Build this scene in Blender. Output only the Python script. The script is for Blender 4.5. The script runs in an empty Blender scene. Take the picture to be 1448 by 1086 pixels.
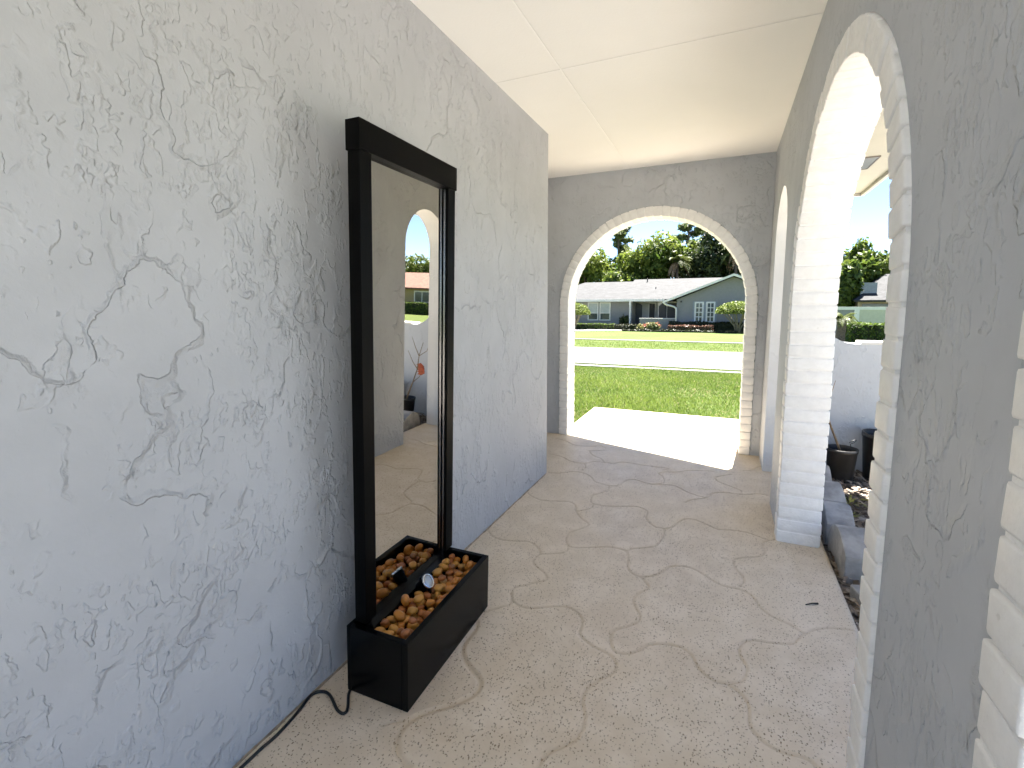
import bpy, bmesh, math, random
import numpy as np
from mathutils import Vector, Matrix

R = math.radians
random.seed(7)
rng = np.random.default_rng(7)
scene = bpy.context.scene
SUN_STRENGTH, SKY_STRENGTH, EXPOSURE = 4.6, 0.05, 3.0
COL = scene.collection

# ------------------------------------------------------------------ helpers
class MB:
    """Collects verts / faces and links them as one mesh object."""
    def __init__(self):
        self.v = []; self.f = []; self.m = []; self.s = []
    def add(self, vs, fs, mi=0, smooth=False):
        b = len(self.v)
        self.v += [tuple(map(float, p)) for p in vs]
        for f in fs:
            self.f.append(tuple(b + i for i in f)); self.m.append(mi); self.s.append(smooth)
        return self
    def box(self, x0, y0, z0, x1, y1, z1, mi=0):
        vs = [(x0,y0,z0),(x1,y0,z0),(x1,y1,z0),(x0,y1,z0),(x0,y0,z1),(x1,y0,z1),(x1,y1,z1),(x0,y1,z1)]
        fs = [(0,3,2,1),(4,5,6,7),(0,1,5,4),(1,2,6,5),(2,3,7,6),(3,0,4,7)]
        return self.add(vs, fs, mi)
    def prism(self, poly, z0, z1, mi=0):
        n = len(poly)
        vs = [(p[0], p[1], z0) for p in poly] + [(p[0], p[1], z1) for p in poly]
        fs = [tuple(range(n))[::-1], tuple(range(n, 2*n))] + [(i, (i+1) % n, n+(i+1) % n, n+i) for i in range(n)]
        return self.add(vs, fs, mi)
    def tube(self, pts, rad, n=8, mi=0, caps=True, smooth=True):
        pts = [Vector(p) for p in pts]
        if not hasattr(rad, '__len__'): rad = [rad]*len(pts)
        vs = []; up = Vector((0.13, 0.31, 0.94))
        prev = None
        for i, p in enumerate(pts):
            a = pts[max(i-1, 0)]; b = pts[min(i+1, len(pts)-1)]
            t = (b-a).normalized()
            if prev is None:
                u = t.cross(up)
                if u.length < 1e-3: u = t.cross(Vector((1, 0, 0)))
            else:
                u = prev - t*prev.dot(t)
            u.normalize(); w = t.cross(u); prev = u
            for k in range(n):
                an = 2*math.pi*k/n
                vs.append(p + (u*math.cos(an) + w*math.sin(an))*rad[i])
        fs = []
        for i in range(len(pts)-1):
            for k in range(n):
                fs.append((i*n+k, i*n+(k+1) % n, (i+1)*n+(k+1) % n, (i+1)*n+k))
        self.add(vs, fs, mi, smooth)
        if caps:
            b = len(self.v) - len(vs)
            self.f.append(tuple(b+k for k in range(n))[::-1]); self.m.append(mi); self.s.append(False)
            self.f.append(tuple(b+(len(pts)-1)*n+k for k in range(n))); self.m.append(mi); self.s.append(False)
        return self
    def lathe(self, prof, c=(0, 0, 0), n=24, mi=0, smooth=True, mat=None):
        vs = []; fs = []
        for r, z in prof:
            for k in range(n):
                a = 2*math.pi*k/n
                p = Vector((r*math.cos(a), r*math.sin(a), z))
                if mat is not None: p = mat @ p
                vs.append(p + Vector(c))
        for i in range(len(prof)-1):
            for k in range(n):
                fs.append((i*n+k, i*n+(k+1) % n, (i+1)*n+(k+1) % n, (i+1)*n+k))
        return self.add(vs, fs, mi, smooth)
    def build(self, name, mats, parent=None, bevel=0.0, fix=True):
        me = bpy.data.meshes.new(name)
        me.from_pydata(self.v, [], self.f)
        if not isinstance(mats, (list, tuple)): mats = [mats]
        for m in mats: me.materials.append(m)
        me.polygons.foreach_set('material_index', self.m)
        me.polygons.foreach_set('use_smooth', self.s)
        if fix or bevel:
            bm = bmesh.new(); bm.from_mesh(me)
            if fix: bmesh.ops.recalc_face_normals(bm, faces=bm.faces)
            if bevel:
                ed = [e for e in bm.edges if len(e.link_faces) == 2 and e.calc_face_angle(0) > 0.6]
                bmesh.ops.bevel(bm, geom=ed, offset=bevel, segments=2, profile=0.6, affect='EDGES', clamp_overlap=True)
            bm.to_mesh(me); bm.free()
        me.update()
        o = bpy.data.objects.new(name, me); COL.objects.link(o)
        if parent is not None: o.parent = parent
        return o

def np_mesh(name, verts, faces, mat, parent=None, attr=None, smooth=False):
    """Fast mesh from numpy arrays; faces are all quads or all triangles."""
    me = bpy.data.meshes.new(name)
    k = faces.shape[1]
    me.vertices.add(len(verts)); me.vertices.foreach_set('co', verts.astype(np.float32).ravel())
    me.loops.add(faces.size); me.loops.foreach_set('vertex_index', faces.astype(np.int32).ravel())
    me.polygons.add(len(faces))
    me.polygons.foreach_set('loop_start', np.arange(0, faces.size, k, dtype=np.int32))
    me.polygons.foreach_set('loop_total', np.full(len(faces), k, dtype=np.int32))
    if smooth: me.polygons.foreach_set('use_smooth', np.ones(len(faces), dtype=bool))
    me.update(calc_edges=True)
    if attr is not None:
        for an, av in attr.items():
            a = me.attributes.new(an, 'FLOAT', 'POINT'); a.data.foreach_set('value', av.astype(np.float32))
    me.materials.append(mat)
    o = bpy.data.objects.new(name, me); COL.objects.link(o)
    if parent is not None: o.parent = parent
    return o

def tag(o, label=None, cat=None, group=None, kind=None):
    if label: o['label'] = label
    if cat: o['category'] = cat
    if group: o['group'] = group
    if kind: o['kind'] = kind
    return o

def thing(name, label, cat, loc=(0, 0, 0), rz=0.0, group=None):
    o = bpy.data.objects.new(name, None); COL.objects.link(o)
    o.empty_display_size = 0.1
    o.location = loc; o.rotation_euler = (0, 0, rz)
    return tag(o, label, cat, group)

def kids(o): return [c for c in bpy.data.objects if c.parent == o]

def copy_tree(o, parent=None):
    c = o.copy(); COL.objects.link(c)
    if parent is not None: c.parent = parent
    for ch in kids(o): copy_tree(ch, c)
    return c

# ------------------------------------------------------------------ materials
def new_mat(name):
    m = bpy.data.materials.new(name); m.use_nodes = True
    nt = m.node_tree; nt.nodes.clear()
    out = nt.nodes.new('ShaderNodeOutputMaterial'); bs = nt.nodes.new('ShaderNodeBsdfPrincipled')
    nt.links.new(bs.outputs[0], out.inputs[0])
    return m, nt, bs

class N:
    """Small node-building helper."""
    def __init__(self, nt): self.nt = nt
    def node(self, t, **kw):
        n = self.nt.nodes.new(t)
        for k, v in kw.items(): setattr(n, k, v)
        return n
    def link(self, a, b): self.nt.links.new(a, b)
    def put(self, sock, v):
        if isinstance(v, bpy.types.NodeSocket): self.link(v, sock)
        elif v is not None: sock.default_value = v
    def pos(self, obj=False):
        if obj: return self.node('ShaderNodeTexCoord').outputs['Object']
        return self.node('ShaderNodeNewGeometry').outputs['Position']
    def scale(self, v, s, off=(0, 0, 0)):
        m = self.node('ShaderNodeMapping'); self.link(v, m.inputs[0])
        m.inputs['Scale'].default_value = s; m.inputs['Location'].default_value = off
        return m.outputs[0]
    def noise(self, v, sc, det=2.0, rough=0.5, dist=0.0, out='Fac'):
        n = self.node('ShaderNodeTexNoise'); self.link(v, n.inputs['Vector'])
        n.inputs['Scale'].default_value = sc; n.inputs['Detail'].default_value = det
        n.inputs['Roughness'].default_value = rough; n.inputs['Distortion'].default_value = dist
        return n.outputs[out]
    def voro(self, v, sc, feat='F1', out='Distance', rnd=1.0):
        n = self.node('ShaderNodeTexVoronoi', feature=feat); self.link(v, n.inputs['Vector'])
        n.inputs['Scale'].default_value = sc; n.inputs['Randomness'].default_value = rnd
        return n.outputs[out]
    def step(self, v, a, b, lo=0.0, hi=1.0):
        n = self.node('ShaderNodeMapRange', interpolation_type='SMOOTHSTEP'); self.put(n.inputs[0], v)
        n.inputs[1].default_value = a; n.inputs[2].default_value = b
        n.inputs[3].default_value = lo; n.inputs[4].default_value = hi
        return n.outputs[0]
    def math(self, op, a, b=None, c=None):
        n = self.node('ShaderNodeMath', operation=op)
        self.put(n.inputs[0], a); self.put(n.inputs[1], b)
        if c is not None: self.put(n.inputs[2], c)
        return n.outputs[0]
    def mix(self, f, a, b):
        n = self.node('ShaderNodeMix', data_type='RGBA'); self.put(n.inputs[0], f)
        for s, v in ((n.inputs[6], a), (n.inputs[7], b)):
            if isinstance(v, bpy.types.NodeSocket): self.link(v, s)
            else: s.default_value = (*v, 1.0)
        return n.outputs[2]
    def bump(self, h, dist=0.003, strength=1.0, nrm=None):
        n = self.node('ShaderNodeBump'); n.inputs['Strength'].default_value = strength
        n.inputs['Distance'].default_value = dist; self.link(h, n.inputs['Height'])
        if nrm is not None: self.link(nrm, n.inputs['Normal'])
        return n.outputs[0]
    def attr(self, name): return self.node('ShaderNodeAttribute', attribute_name=name).outputs['Fac']

def plain(name, col, rough=0.5, metal=0.0, var=0.08, vscale=6.0, bump=0.0, bscale=40.0, spec=None, obj=False):
    m, nt, bs = new_mat(name); g = N(nt); p = g.pos(obj)
    n = g.noise(p, vscale, 3.0, 0.6)
    d = tuple(max(0.0, c*(1-var)) for c in col); l = tuple(min(1.0, c*(1+var)) for c in col)
    g.link(g.mix(g.step(n, 0.3, 0.7), d, l), bs.inputs['Base Color'])
    bs.inputs['Roughness'].default_value = rough; bs.inputs['Metallic'].default_value = metal
    if spec is not None: bs.inputs['Specular IOR Level'].default_value = spec
    if bump: g.link(g.bump(g.noise(p, bscale, 4.0, 0.6), bump), bs.inputs['Normal'])
    return m

def stucco(name, col, seed=0.0, amount=1.0, fine=1.0, rough=0.62):
    """Skip-trowel stucco: smooth troweled plates with ragged lips and ridges between them."""
    m, nt, bs = new_mat(name); g = N(nt)
    p0 = g.scale(g.pos(), (1.28, 1.28, 1.28), (seed, seed*0.7, seed*1.3))
    def warp(src, sc, amp, det):
        w = g.node('ShaderNodeTexNoise'); g.link(src, w.inputs['Vector'])
        w.inputs['Scale'].default_value = sc; w.inputs['Detail'].default_value = det; w.inputs['Roughness'].default_value = 0.6
        vm = g.node('ShaderNodeVectorMath', operation='MULTIPLY_ADD')
        g.link(w.outputs['Color'], vm.inputs[0]); vm.inputs[1].default_value = (amp,)*3; g.link(src, vm.inputs[2])
        return vm.outputs[0]
    pb = warp(warp(p0, 6.0, .07, 3.0), 19.0, .042, 5.0); ps = warp(p0, 26.0, .022, 4.0)
    tot = None
    def acc(v):
        nonlocal tot
        tot = v if tot is None else g.math('ADD', tot, v)
    def turn(v, rot, s, off):
        m_ = g.node('ShaderNodeMapping'); g.link(v, m_.inputs[0])
        m_.inputs['Rotation'].default_value = rot; m_.inputs['Scale'].default_value = s; m_.inputs['Location'].default_value = off
        return m_.outputs[0]
    # trowel lips: thin broken edges along noise contours, high on one side
    for src, rot, stretch, sc, th, wd, amp, ms, lo, hi, bs_, blo, off in (
            (pb, (0, 0, 0), (1, 1, .9), 2.1, .50, .0042, 1.0, 1.7, .455, .54, 7., .39, 0.0),
            (pb, (.6, .3, .2), (1, 1, .6), 3.8, .51, .0070, .80, 2.2, .475, .565, 10., .41, 3.1),
            (pb, (-.7, .2, .5), (1, 1, .42), 6.0, .50, .011, .50, 2.9, .515, .59, 13., .44, 7.7),
            (ps, (.7, .6, 0), (1, 1, .30), 12., .50, .020, .46, 3.1, .505, .585, 18., .46, 1.9),
            (ps, (-.5, -.6, 0), (1, 1, .27), 16., .51, .028, .42, 3.5, .505, .58, 21., .47, 5.3),
            (ps, (1.2, 0, .4), (1, 1, .26), 14., .50, .024, .44, 2.5, .515, .58, 19., .47, 9.4),
            (ps, (.3, .9, .4), (1, 1, .40), 25., .50, .045, .40, 4.1, .51, .59, 24., .47, 12.7)):
        q = turn(src, rot, stretch, (off, off*2.1, -off))
        n = g.noise(q, sc, 2.0, 0.5)
        mk = g.step(g.noise(g.scale(p0, (1, 1, 1), (off+5, off, off)), ms, 3.0), lo, hi)
        br = g.step(g.noise(g.scale(p0, (1, 1, 1), (off, 9, off)), bs_, 2.0), blo, blo+.09)
        st = g.step(n, th-wd*5.0, th)
        cut = g.step(n, th, th+wd*.8, 1, 0)
        lip = g.math('MULTIPLY', st, cut)
        acc(g.math('MULTIPLY', g.math('MULTIPLY', lip, g.math('MULTIPLY', mk, br)), amp))
    h = g.math('MULTIPLY', tot, amount)
    f = g.math('ADD', g.math('MULTIPLY', g.noise(p0, 85.0, 3.0, 0.6), .10*fine), g.math('MULTIPLY', g.noise(p0, 8.0, 3.0), .45*fine))
    h = g.math('ADD', h, f)
    dv = g.voro(g.scale(ps, (1, 1, .6)), 34.0)
    h = g.math('ADD', h, g.math('MULTIPLY', g.math('MULTIPLY', g.step(dv, .08, .20, 1, 0), g.step(g.noise(p0, 4.0, 3.0), .54, .64)), .30*amount))
    g.link(g.bump(h, 0.0050), bs.inputs['Normal'])
    v = g.step(g.noise(p0, 3.0, 4.0, 0.6), .3, .7)
    g.link(g.mix(v, tuple(c*.95 for c in col), tuple(min(1, c*1.04) for c in col)), bs.inputs['Base Color'])
    bs.inputs['Roughness'].default_value = rough
    bs.inputs['Specular IOR Level'].default_value = 0.35
    return m

def leaf_mat(name, dark, light, trans=0.35, rough=0.5, third=None):
    m, nt, bs = new_mat(name); g = N(nt)
    a = g.attr('tint')
    c = g.mix(g.step(a, 0.0, 1.0), dark, light)
    if third is not None: c = g.mix(g.step(a, .93, .96), c, third)
    g.link(c, bs.inputs['Base Color'])
    bs.inputs['Roughness'].default_value = rough; bs.inputs['Specular IOR Level'].default_value = 0.3
    tr = g.node('ShaderNodeBsdfTranslucent'); g.link(c, tr.inputs[0])
    mx = g.node('ShaderNodeMixShader'); mx.inputs[0].default_value = trans
    g.link(bs.outputs[0], mx.inputs[1]); g.link(tr.outputs[0], mx.inputs[2])
    g.link(mx.outputs[0], nt.nodes['Material Output'].inputs[0])
    return m

M = {}
WALLC = (.452, .462, .480)
M['stucco'] = stucco('stucco_paint', WALLC, 2.0, 1.2)
M['stucco_shade'] = stucco('stucco_paint_shaded', (.49, .507, .532), 11.0, 1.15)  # copy of the wall paint, colour shifted to allow for shade on these walls
M['stucco_white'] = stucco('stucco_white_paint', (.74, .73, .71), 4.0, 0.4, 0.7)
M['ceiling'] = plain('ceiling_paint', (.93, .922, .90), .7, var=.015, vscale=1.5, bump=.0006, bscale=90)
M['roof_slab'] = plain('roof_felt', (.22, .21, .2), .9)
M['soffit'] = plain('soffit_paint', (.40, .375, .31), .6, var=.03)
M['fascia'] = plain('fascia_paint', (.40, .37, .32), .5, var=.04)
M['vent'] = plain('vent_metal', (.20, .17, .15), .5)
M['black'] = plain('black_gloss', (.0018, .0018, .0018), .2, var=.1, bump=.0002, bscale=300, spec=.12)
M['black_satin'] = plain('black_powder_coat', (.0022, .0020, .0018), .36, var=.15, bump=.0003, bscale=400, spec=.06)
M['rubber'] = plain('black_rubber', (.012, .012, .012), .45)
M['trim'] = plain('dark_steel_trim', (.22, .22, .23), .2, 1.0, var=.02)
M['chrome'] = plain('chrome', (.62, .62, .63), .12, 1.0, var=.02)
M['lens'] = plain('lens_glass', (.42, .43, .44), .12, 0.5, var=.05)
M['pot'] = plain('black_nursery_plastic', (.022, .021, .020), .42, var=.25, vscale=20)
M['block'] = plain('grey_concrete_block', (.36, .345, .325), .8, var=.25, vscale=9, bump=.003, bscale=55)
M['slate'] = M['block']
M['wood'] = plain('dark_twig', (.03, .022, .016), .8)
M['bark'] = plain('bark', (.12, .09, .065), .9, var=.35, vscale=14, bump=.02, bscale=18)
M['stem'] = plain('plant_stem', (.22, .15, .08), .7, var=.3, vscale=30)
M['red'] = plain('red_leaf', (.42, .10, .04), .6, var=.25, vscale=40)
M['soil'] = plain('potting_soil', (.03, .022, .016), .95, var=.4, vscale=60, bump=.01, bscale=80)
M['white_trim'] = plain('white_trim_paint', (.70, .67, .62), .45, var=.03)
M['house_wall'] = plain('blue_grey_house_paint', (.24, .23, .226), .8, var=.05, bump=.01, bscale=20)
M['house_pale'] = plain('pale_entry_paint', (.42, .40, .37), .8, var=.05)
M['dark_screen'] = plain('dark_screen', (.02, .018, .018), .6)
M['pane'] = plain('window_glass', (.05, .065, .07), .08, var=.3, vscale=2)
M['blind'] = plain('window_blind', (.42, .44, .42), .5, var=.08, vscale=3)
M['door'] = plain('dark_door_paint', (.045, .045, .048), .5)
M['tan_wall'] = plain('tan_house_paint', (.34, .26, .135), .8, var=.05)
M['cream'] = plain('cream_fence_paint', (.50, .48, .38), .7, var=.05)
M['beige'] = plain('beige_wall', (.38, .30, .24), .8, var=.08)
M['grey_metal'] = plain('grey_flashing', (.22, .24, .26), .5, var=.1)

def brick_paint():
    m, nt, bs = new_mat('white_painted_brick'); g = N(nt); p = g.pos()
    n = g.noise(p, 26.0, 4.0, 0.65)
    q = g.noise(g.scale(p, (1, 1, 1), (3, 5, 1)), 90.0, 4.0, 0.6)
    dr = g.step(g.noise(p, 45.0, 3.0, 0.7), .66, .76)
    c = g.mix(g.step(n, .3, .7), (.83, .815, .79), (.89, .875, .85))
    g.link(g.mix(g.math('MULTIPLY', dr, .35), c, (.50, .47, .43)), bs.inputs['Base Color'])
    h = g.math('ADD', g.math('MULTIPLY', n, .8), g.math('MULTIPLY', q, .35))
    g.link(g.bump(h, .0042), bs.inputs['Normal'])
    bs.inputs['Roughness'].default_value = .5
    return m
M['brick'] = brick_paint()

def floor_mat():
    m, nt, bs = new_mat('carved_concrete'); g = N(nt); p = g.pos()
    # pitted keystone texture: small open pores, some drawn out
    def pits(sc, thr, keep, off, stretch):
        q = g.scale(p, stretch, (off, off*1.7, 0))
        w = g.node('ShaderNodeVectorMath', operation='MULTIPLY_ADD')
        nn = g.node('ShaderNodeTexNoise'); g.link(q, nn.inputs['Vector']); nn.inputs['Scale'].default_value = sc*.6
        g.link(nn.outputs['Color'], w.inputs[0]); w.inputs[1].default_value = (.6/sc,)*3; g.link(q, w.inputs[2])
        v = g.node('ShaderNodeTexVoronoi', feature='F1'); g.link(w.outputs[0], v.inputs['Vector']); v.inputs['Scale'].default_value = sc
        sep = g.node('ShaderNodeSeparateColor'); g.link(v.outputs['Color'], sep.inputs[0])
        on = g.step(sep.outputs[0], keep-.02, keep+.02, 1, 0)
        sz = g.math('MULTIPLY', sep.outputs[1], thr)
        d = g.math('SUBTRACT', v.outputs['Distance'], sz)
        return g.math('MULTIPLY', g.step(d, 0.0, .09, 1, 0), on)
    a = pits(135., .25, .66, 0.3, (1, .55, 1))
    b = pits(190., .28, .62, 4.1, (.55, 1, 1))
    c_ = pits(95., .20, .26, 8.3, (1, .7, 1))
    dens = g.step(g.noise(p, 1.9, 3.0, .6), .30, .60, .55, 1.0)
    pit = g.math('MINIMUM', 1.0, g.math('MULTIPLY', g.math('ADD', g.math('ADD', a, b), c_), dens))
    big = g.noise(p, 1.3, 4.0, .6); mid = g.noise(p, 7.0, 4.0, .6); fin = g.noise(p, 140., 3.0, .6)
    base = g.mix(g.step(big, .3, .7), (.66, .54, .39), (.72, .605, .45))
    base = g.mix(g.step(mid, .35, .75), base, (.77, .655, .505))
    base = g.mix(g.math('MULTIPLY', g.step(g.noise(p, 3.2, 5.0, .7), .60, .74), .30), base, (.56, .44, .295))
    gro = g.attr('groove')
    base = g.mix(g.math('MULTIPLY', gro, .50), base, (.50, .385, .245))
    col = g.mix(g.math('MULTIPLY', pit, .78), base, (.24, .15, .075))
    g.link(col, bs.inputs['Base Color'])
    h = g.math('SUBTRACT', g.math('MULTIPLY', fin, .12), pit)
    h = g.math('ADD', h, g.math('MULTIPLY', mid, .3))
    g.link(g.bump(h, .0024), bs.inputs['Normal'])
    g.link(g.step(big, .3, .7, .42, .58), bs.inputs['Roughness'])
    bs.inputs['Specular IOR Level'].default_value = .4
    return m
M['floor'] = floor_mat()

def pebble_mat(name, a, b):
    m, nt, bs = new_mat(name); g = N(nt)
    p = g.node('ShaderNodeTexCoord').outputs['Object']
    rnd = g.node('ShaderNodeObjectInfo').outputs['Random']
    off = g.node('ShaderNodeVectorMath', operation='ADD'); g.link(p, off.inputs[0])
    cb = g.node('ShaderNodeCombineXYZ'); g.link(g.math('MULTIPLY', rnd, 20.0), cb.inputs[0]); g.link(cb.outputs[0], off.inputs[1])
    n = g.noise(off.outputs[0], 38.0, 3.0, .6, .8)
    g.link(g.mix(g.step(n, .3, .7), a, b), bs.inputs['Base Color'])
    bs.inputs['Roughness'].default_value = .34
    g.link(g.bump(g.noise(off.outputs[0], 160., 3.0), .0005), bs.inputs['Normal'])
    return m
PEB = [pebble_mat('pebble_orange', (.36, .115, .010), (.52, .21, .022)), pebble_mat('pebble_honey', (.42, .175, .018), (.56, .28, .05)),
       pebble_mat('pebble_brown', (.20, .062, .012), (.32, .115, .024)), pebble_mat('pebble_sand', (.38, .19, .045), (.48, .27, .08)),
       pebble_mat('pebble_rust', (.27, .075, .012), (.40, .135, .024))]

def ground_mat():
    m, nt, bs = new_mat('lawn_turf'); g = N(nt); p = g.pos()
    a = g.noise(p, .45, 4.0, .6); b = g.noise(p, 4.0, 4.0, .7); c = g.noise(g.scale(p, (1, 1, 1)), 38., 3.0, .7)
    col = g.mix(g.step(a, .32, .68), (.062, .094, .017), (.09, .117, .027))
    col = g.mix(g.step(b, .52, .78), col, (.12, .118, .047))
    col = g.mix(g.step(c, .45, .62, 0, .65), col, (.05, .075, .014))
    g.link(col, bs.inputs['Base Color']); bs.inputs['Roughness'].default_value = .85
    bs.inputs['Specular IOR Level'].default_value = .15
    g.link(g.bump(c, .03), bs.inputs['Normal'])
    return m
M['lawn'] = ground_mat()
M['road'] = plain('pale_road', (.095, .094, .092), .85, var=.10, vscale=1.2, bump=.004, bscale=60)
M['walk'] = plain('walk_concrete', (.15, .146, .135), .8, var=.10, vscale=2.0, bump=.003, bscale=50)
M['drive'] = plain('drive_concrete', (.44, .42, .39), .8, var=.08, vscale=1.0, bump=.003, bscale=50)
M['bed'] = plain('bed_soil', (.26, .21, .165), .95, var=.5, vscale=18, bump=.02, bscale=45)

def shingle():
    m, nt, bs = new_mat('grey_shingles'); g = N(nt); p = g.pos()
    a = g.noise(g.scale(p, (1, 1, 1)), 6.0, 4.0, .7); v = g.voro(g.scale(p, (2.6, 5.0, 5.0)), 1.0, out='Color')
    sep = g.node('ShaderNodeSeparateColor'); g.link(v, sep.inputs[0])
    c = g.mix(sep.outputs[0], (.008, .0083, .0096), (.031, .0315, .034))
    g.link(g.mix(g.step(a, .4, .7, 0, .5), c, (.045, .045, .048)), bs.inputs['Base Color'])
    bs.inputs['Roughness'].default_value = .85
    g.link(g.bump(a, .02), bs.inputs['Normal'])
    return m
M['shingle'] = shingle()
M['red_roof'] = plain('rust_red_shingles', (.15, .07, .05), .85, var=.25, vscale=3, bump=.02, bscale=8)
M['leaf_bright'] = leaf_mat('leaf_bright', (.055, .095, .014), (.215, .255, .045), .42)
M['leaf_mid'] = leaf_mat('leaf_mid', (.040, .075, .014), (.15, .19, .038), .4)
M['leaf_dark'] = leaf_mat('leaf_dark', (.016, .030, .010), (.085, .105, .03), .3)
M['leaf_pine'] = leaf_mat('leaf_pine', (.07, .10, .034), (.20, .23, .09), .5)
M['leaf_topiary'] = leaf_mat('leaf_topiary', (.085, .13, .02), (.22, .26, .06))
M['leaf_hedge'] = leaf_mat('leaf_hedge', (.035, .075, .012), (.115, .16, .028))
M['leaf_hedge_dark'] = leaf_mat('leaf_hedge_dark', (.012, .020, .009), (.045, .045, .018), .2)
M['leaf_pinkish'] = leaf_mat('leaf_pinkish', (.05, .03, .02), (.24, .12, .08), .25)
M['leaf_flower'] = leaf_mat('leaf_flower', (.07, .11, .03), (.34, .30, .12), .3, third=(.42, .15, .09))
M['leaf_palm'] = leaf_mat('leaf_palm', (.06, .085, .02), (.17, .19, .05), .3)
M['leaf_dry'] = leaf_mat('leaf_dry', (.14, .09, .05), (.40, .30, .19), .3, .7)
M['grass'] = leaf_mat('grass_blades', (.085, .145, .022), (.19, .245, .048), .38, .6, third=(.40, .34, .18))
M['chips'] = leaf_mat('mulch_chips', (.09, .065, .048), (.42, .35, .28), .05, .85)

# ------------------------------------------------------------------ the porch
CEIL = 2.43
FLX = 0.53                      # floor edge beside the flower bed
RX, RT = 0.3156, 0.177          # right wall: inner face x, thickness
FY, FT = 4.31, 0.21             # far wall: inner face y, thickness
LX, LY = -1.1694, 3.234         # left wall face x, its corner y

porch = thing('porch', 'blue grey stucco house porch with white brick arches and a white ceiling', 'porch')

def wall_mesh(mb, P, s0, s1, ztop, T, arches, mi_reveal=0):
    """Wall along s with arched openings cut to the floor. P(s, t, z) -> world; arches: (centre, radius, spring, reveal material)."""
    br = [s0, s1]
    for c, r, sp, mi in arches:
        br += [c-r*math.cos(math.pi*k/48) for k in range(49)]
    br = sorted(set(round(b, 6) for b in br if s0-1e-6 <= b <= s1+1e-6))
    def low(s):
        for c, r, sp, mi in arches:
            if abs(s-c) < r-1e-5: return sp+math.sqrt(max(0, r*r-(s-c)**2)), mi
            if abs(abs(s-c)-r) < 1e-5: return sp, mi
        return 0.0, None
    def inside(a, b):
        mid = (a+b)/2
        for c, r, sp, mi in arches:
            if abs(mid-c) < r: return (c, r, sp, mi)
        return None
    for a, b in zip(br[:-1], br[1:]):
        ar = inside(a, b)
        if ar:
            c, r, sp, mi = ar
            za = sp+math.sqrt(max(0, r*r-(a-c)**2)); zb = sp+math.sqrt(max(0, r*r-(b-c)**2))
            mb.add([P(a, 0, za), P(b, 0, zb), P(b, T, zb), P(a, T, za)], [(0, 1, 2, 3)], mi)
        else:
            za = zb = 0.0
        mb.add([P(a, 0, za), P(b, 0, zb), P(b, 0, ztop), P(a, 0, ztop)], [(0, 1, 2, 3)], 0)
        mb.add([P(a, T, za), P(b, T, zb), P(b, T, ztop), P(a, T, ztop)], [(3, 2, 1, 0)], 0)
        mb.add([P(a, 0, ztop), P(b, 0, ztop), P(b, T, ztop), P(a, T, ztop)], [(0, 1, 2, 3)], 0)
    for c, r, sp, mi in arches:
        for sg in (-1, 1):
            s = c+sg*r
            if s0 < s < s1:
                mb.add([P(s, 0, 0), P(s, 0, sp), P(s, T, sp), P(s, T, 0)], [(0, 1, 2, 3)], mi)
    for s in (s0, s1):
        mb.add([P(s, 0, 0), P(s, 0, ztop), P(s, T, ztop), P(s, T, 0)], [(0, 1, 2, 3)], 0)

def weld(o, d=1e-4):
    bm = bmesh.new(); bm.from_mesh(o.data)
    bmesh.ops.remove_doubles(bm, verts=bm.verts, dist=d)
    bmesh.ops.recalc_face_normals(bm, faces=bm.faces)
    bm.to_mesh(o.data); bm.free()
    return o

def PR(s, t, z): return (RX+t, s, z)
def PF(s, t, z): return (s, FY+t, z)
ZT = CEIL+0.11
A_NEAR = (-0.141, 0.854, 1.25); A_MID = (1.982, 0.854, 1.25); A_END = (3.60, 0.325, 1.685)
A_FAR = (-0.594, 0.839, 1.26)

mb = MB(); wall_mesh(mb, PR, -1.6, FY-0.002, ZT, RT, [(*A_NEAR, 0), (*A_MID, 0), (*A_END, 1)])
w = weld(mb.build('wall', [M['stucco_shade'], M['stucco_white']], porch)); w['label'] = 'grey stucco side wall pierced by three arches'
mb = MB(); wall_mesh(mb, PF, -2.8, RX+RT, ZT, FT, [(*A_FAR, 0)])
w = weld(mb.build('wall', [M['stucco_shade']], porch)); w['label'] = 'grey stucco end wall with one round arch facing the lawn'
mb = MB(); mb.prism([(LX, -1.6), (LX, LY), (-2.6, LY), (-2.6, LY-.2), (LX-.2, LY-.2), (LX-.2, -1.6)], 0.0, ZT)
w = mb.build('wall', M['stucco'], porch, bevel=.006); w['label'] = 'long pale blue grey stucco wall behind the mirror fountain'
mb = MB(); mb.box(-2.8, LY-.2, 0, -2.602, FY-.002, ZT)
w = mb.build('wall', M['stucco'], porch); w['label'] = 'stucco wall at the back of the recess'

# smeared caulk along the foot of the long wall
mb = MB(); rr_ = random.Random(5)
mb.tube([(LX+.001+rr_.uniform(-.001, .0015), .2+k*.045, .0012+rr_.uniform(-.001, .001)) for k in range(68)], [rr_.uniform(.002, .0062) for k in range(68)], 7)
mb.build('caulk_joint', plain('brown_caulk', (.34, .27, .19), .7, var=.3, vscale=30), porch)

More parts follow.
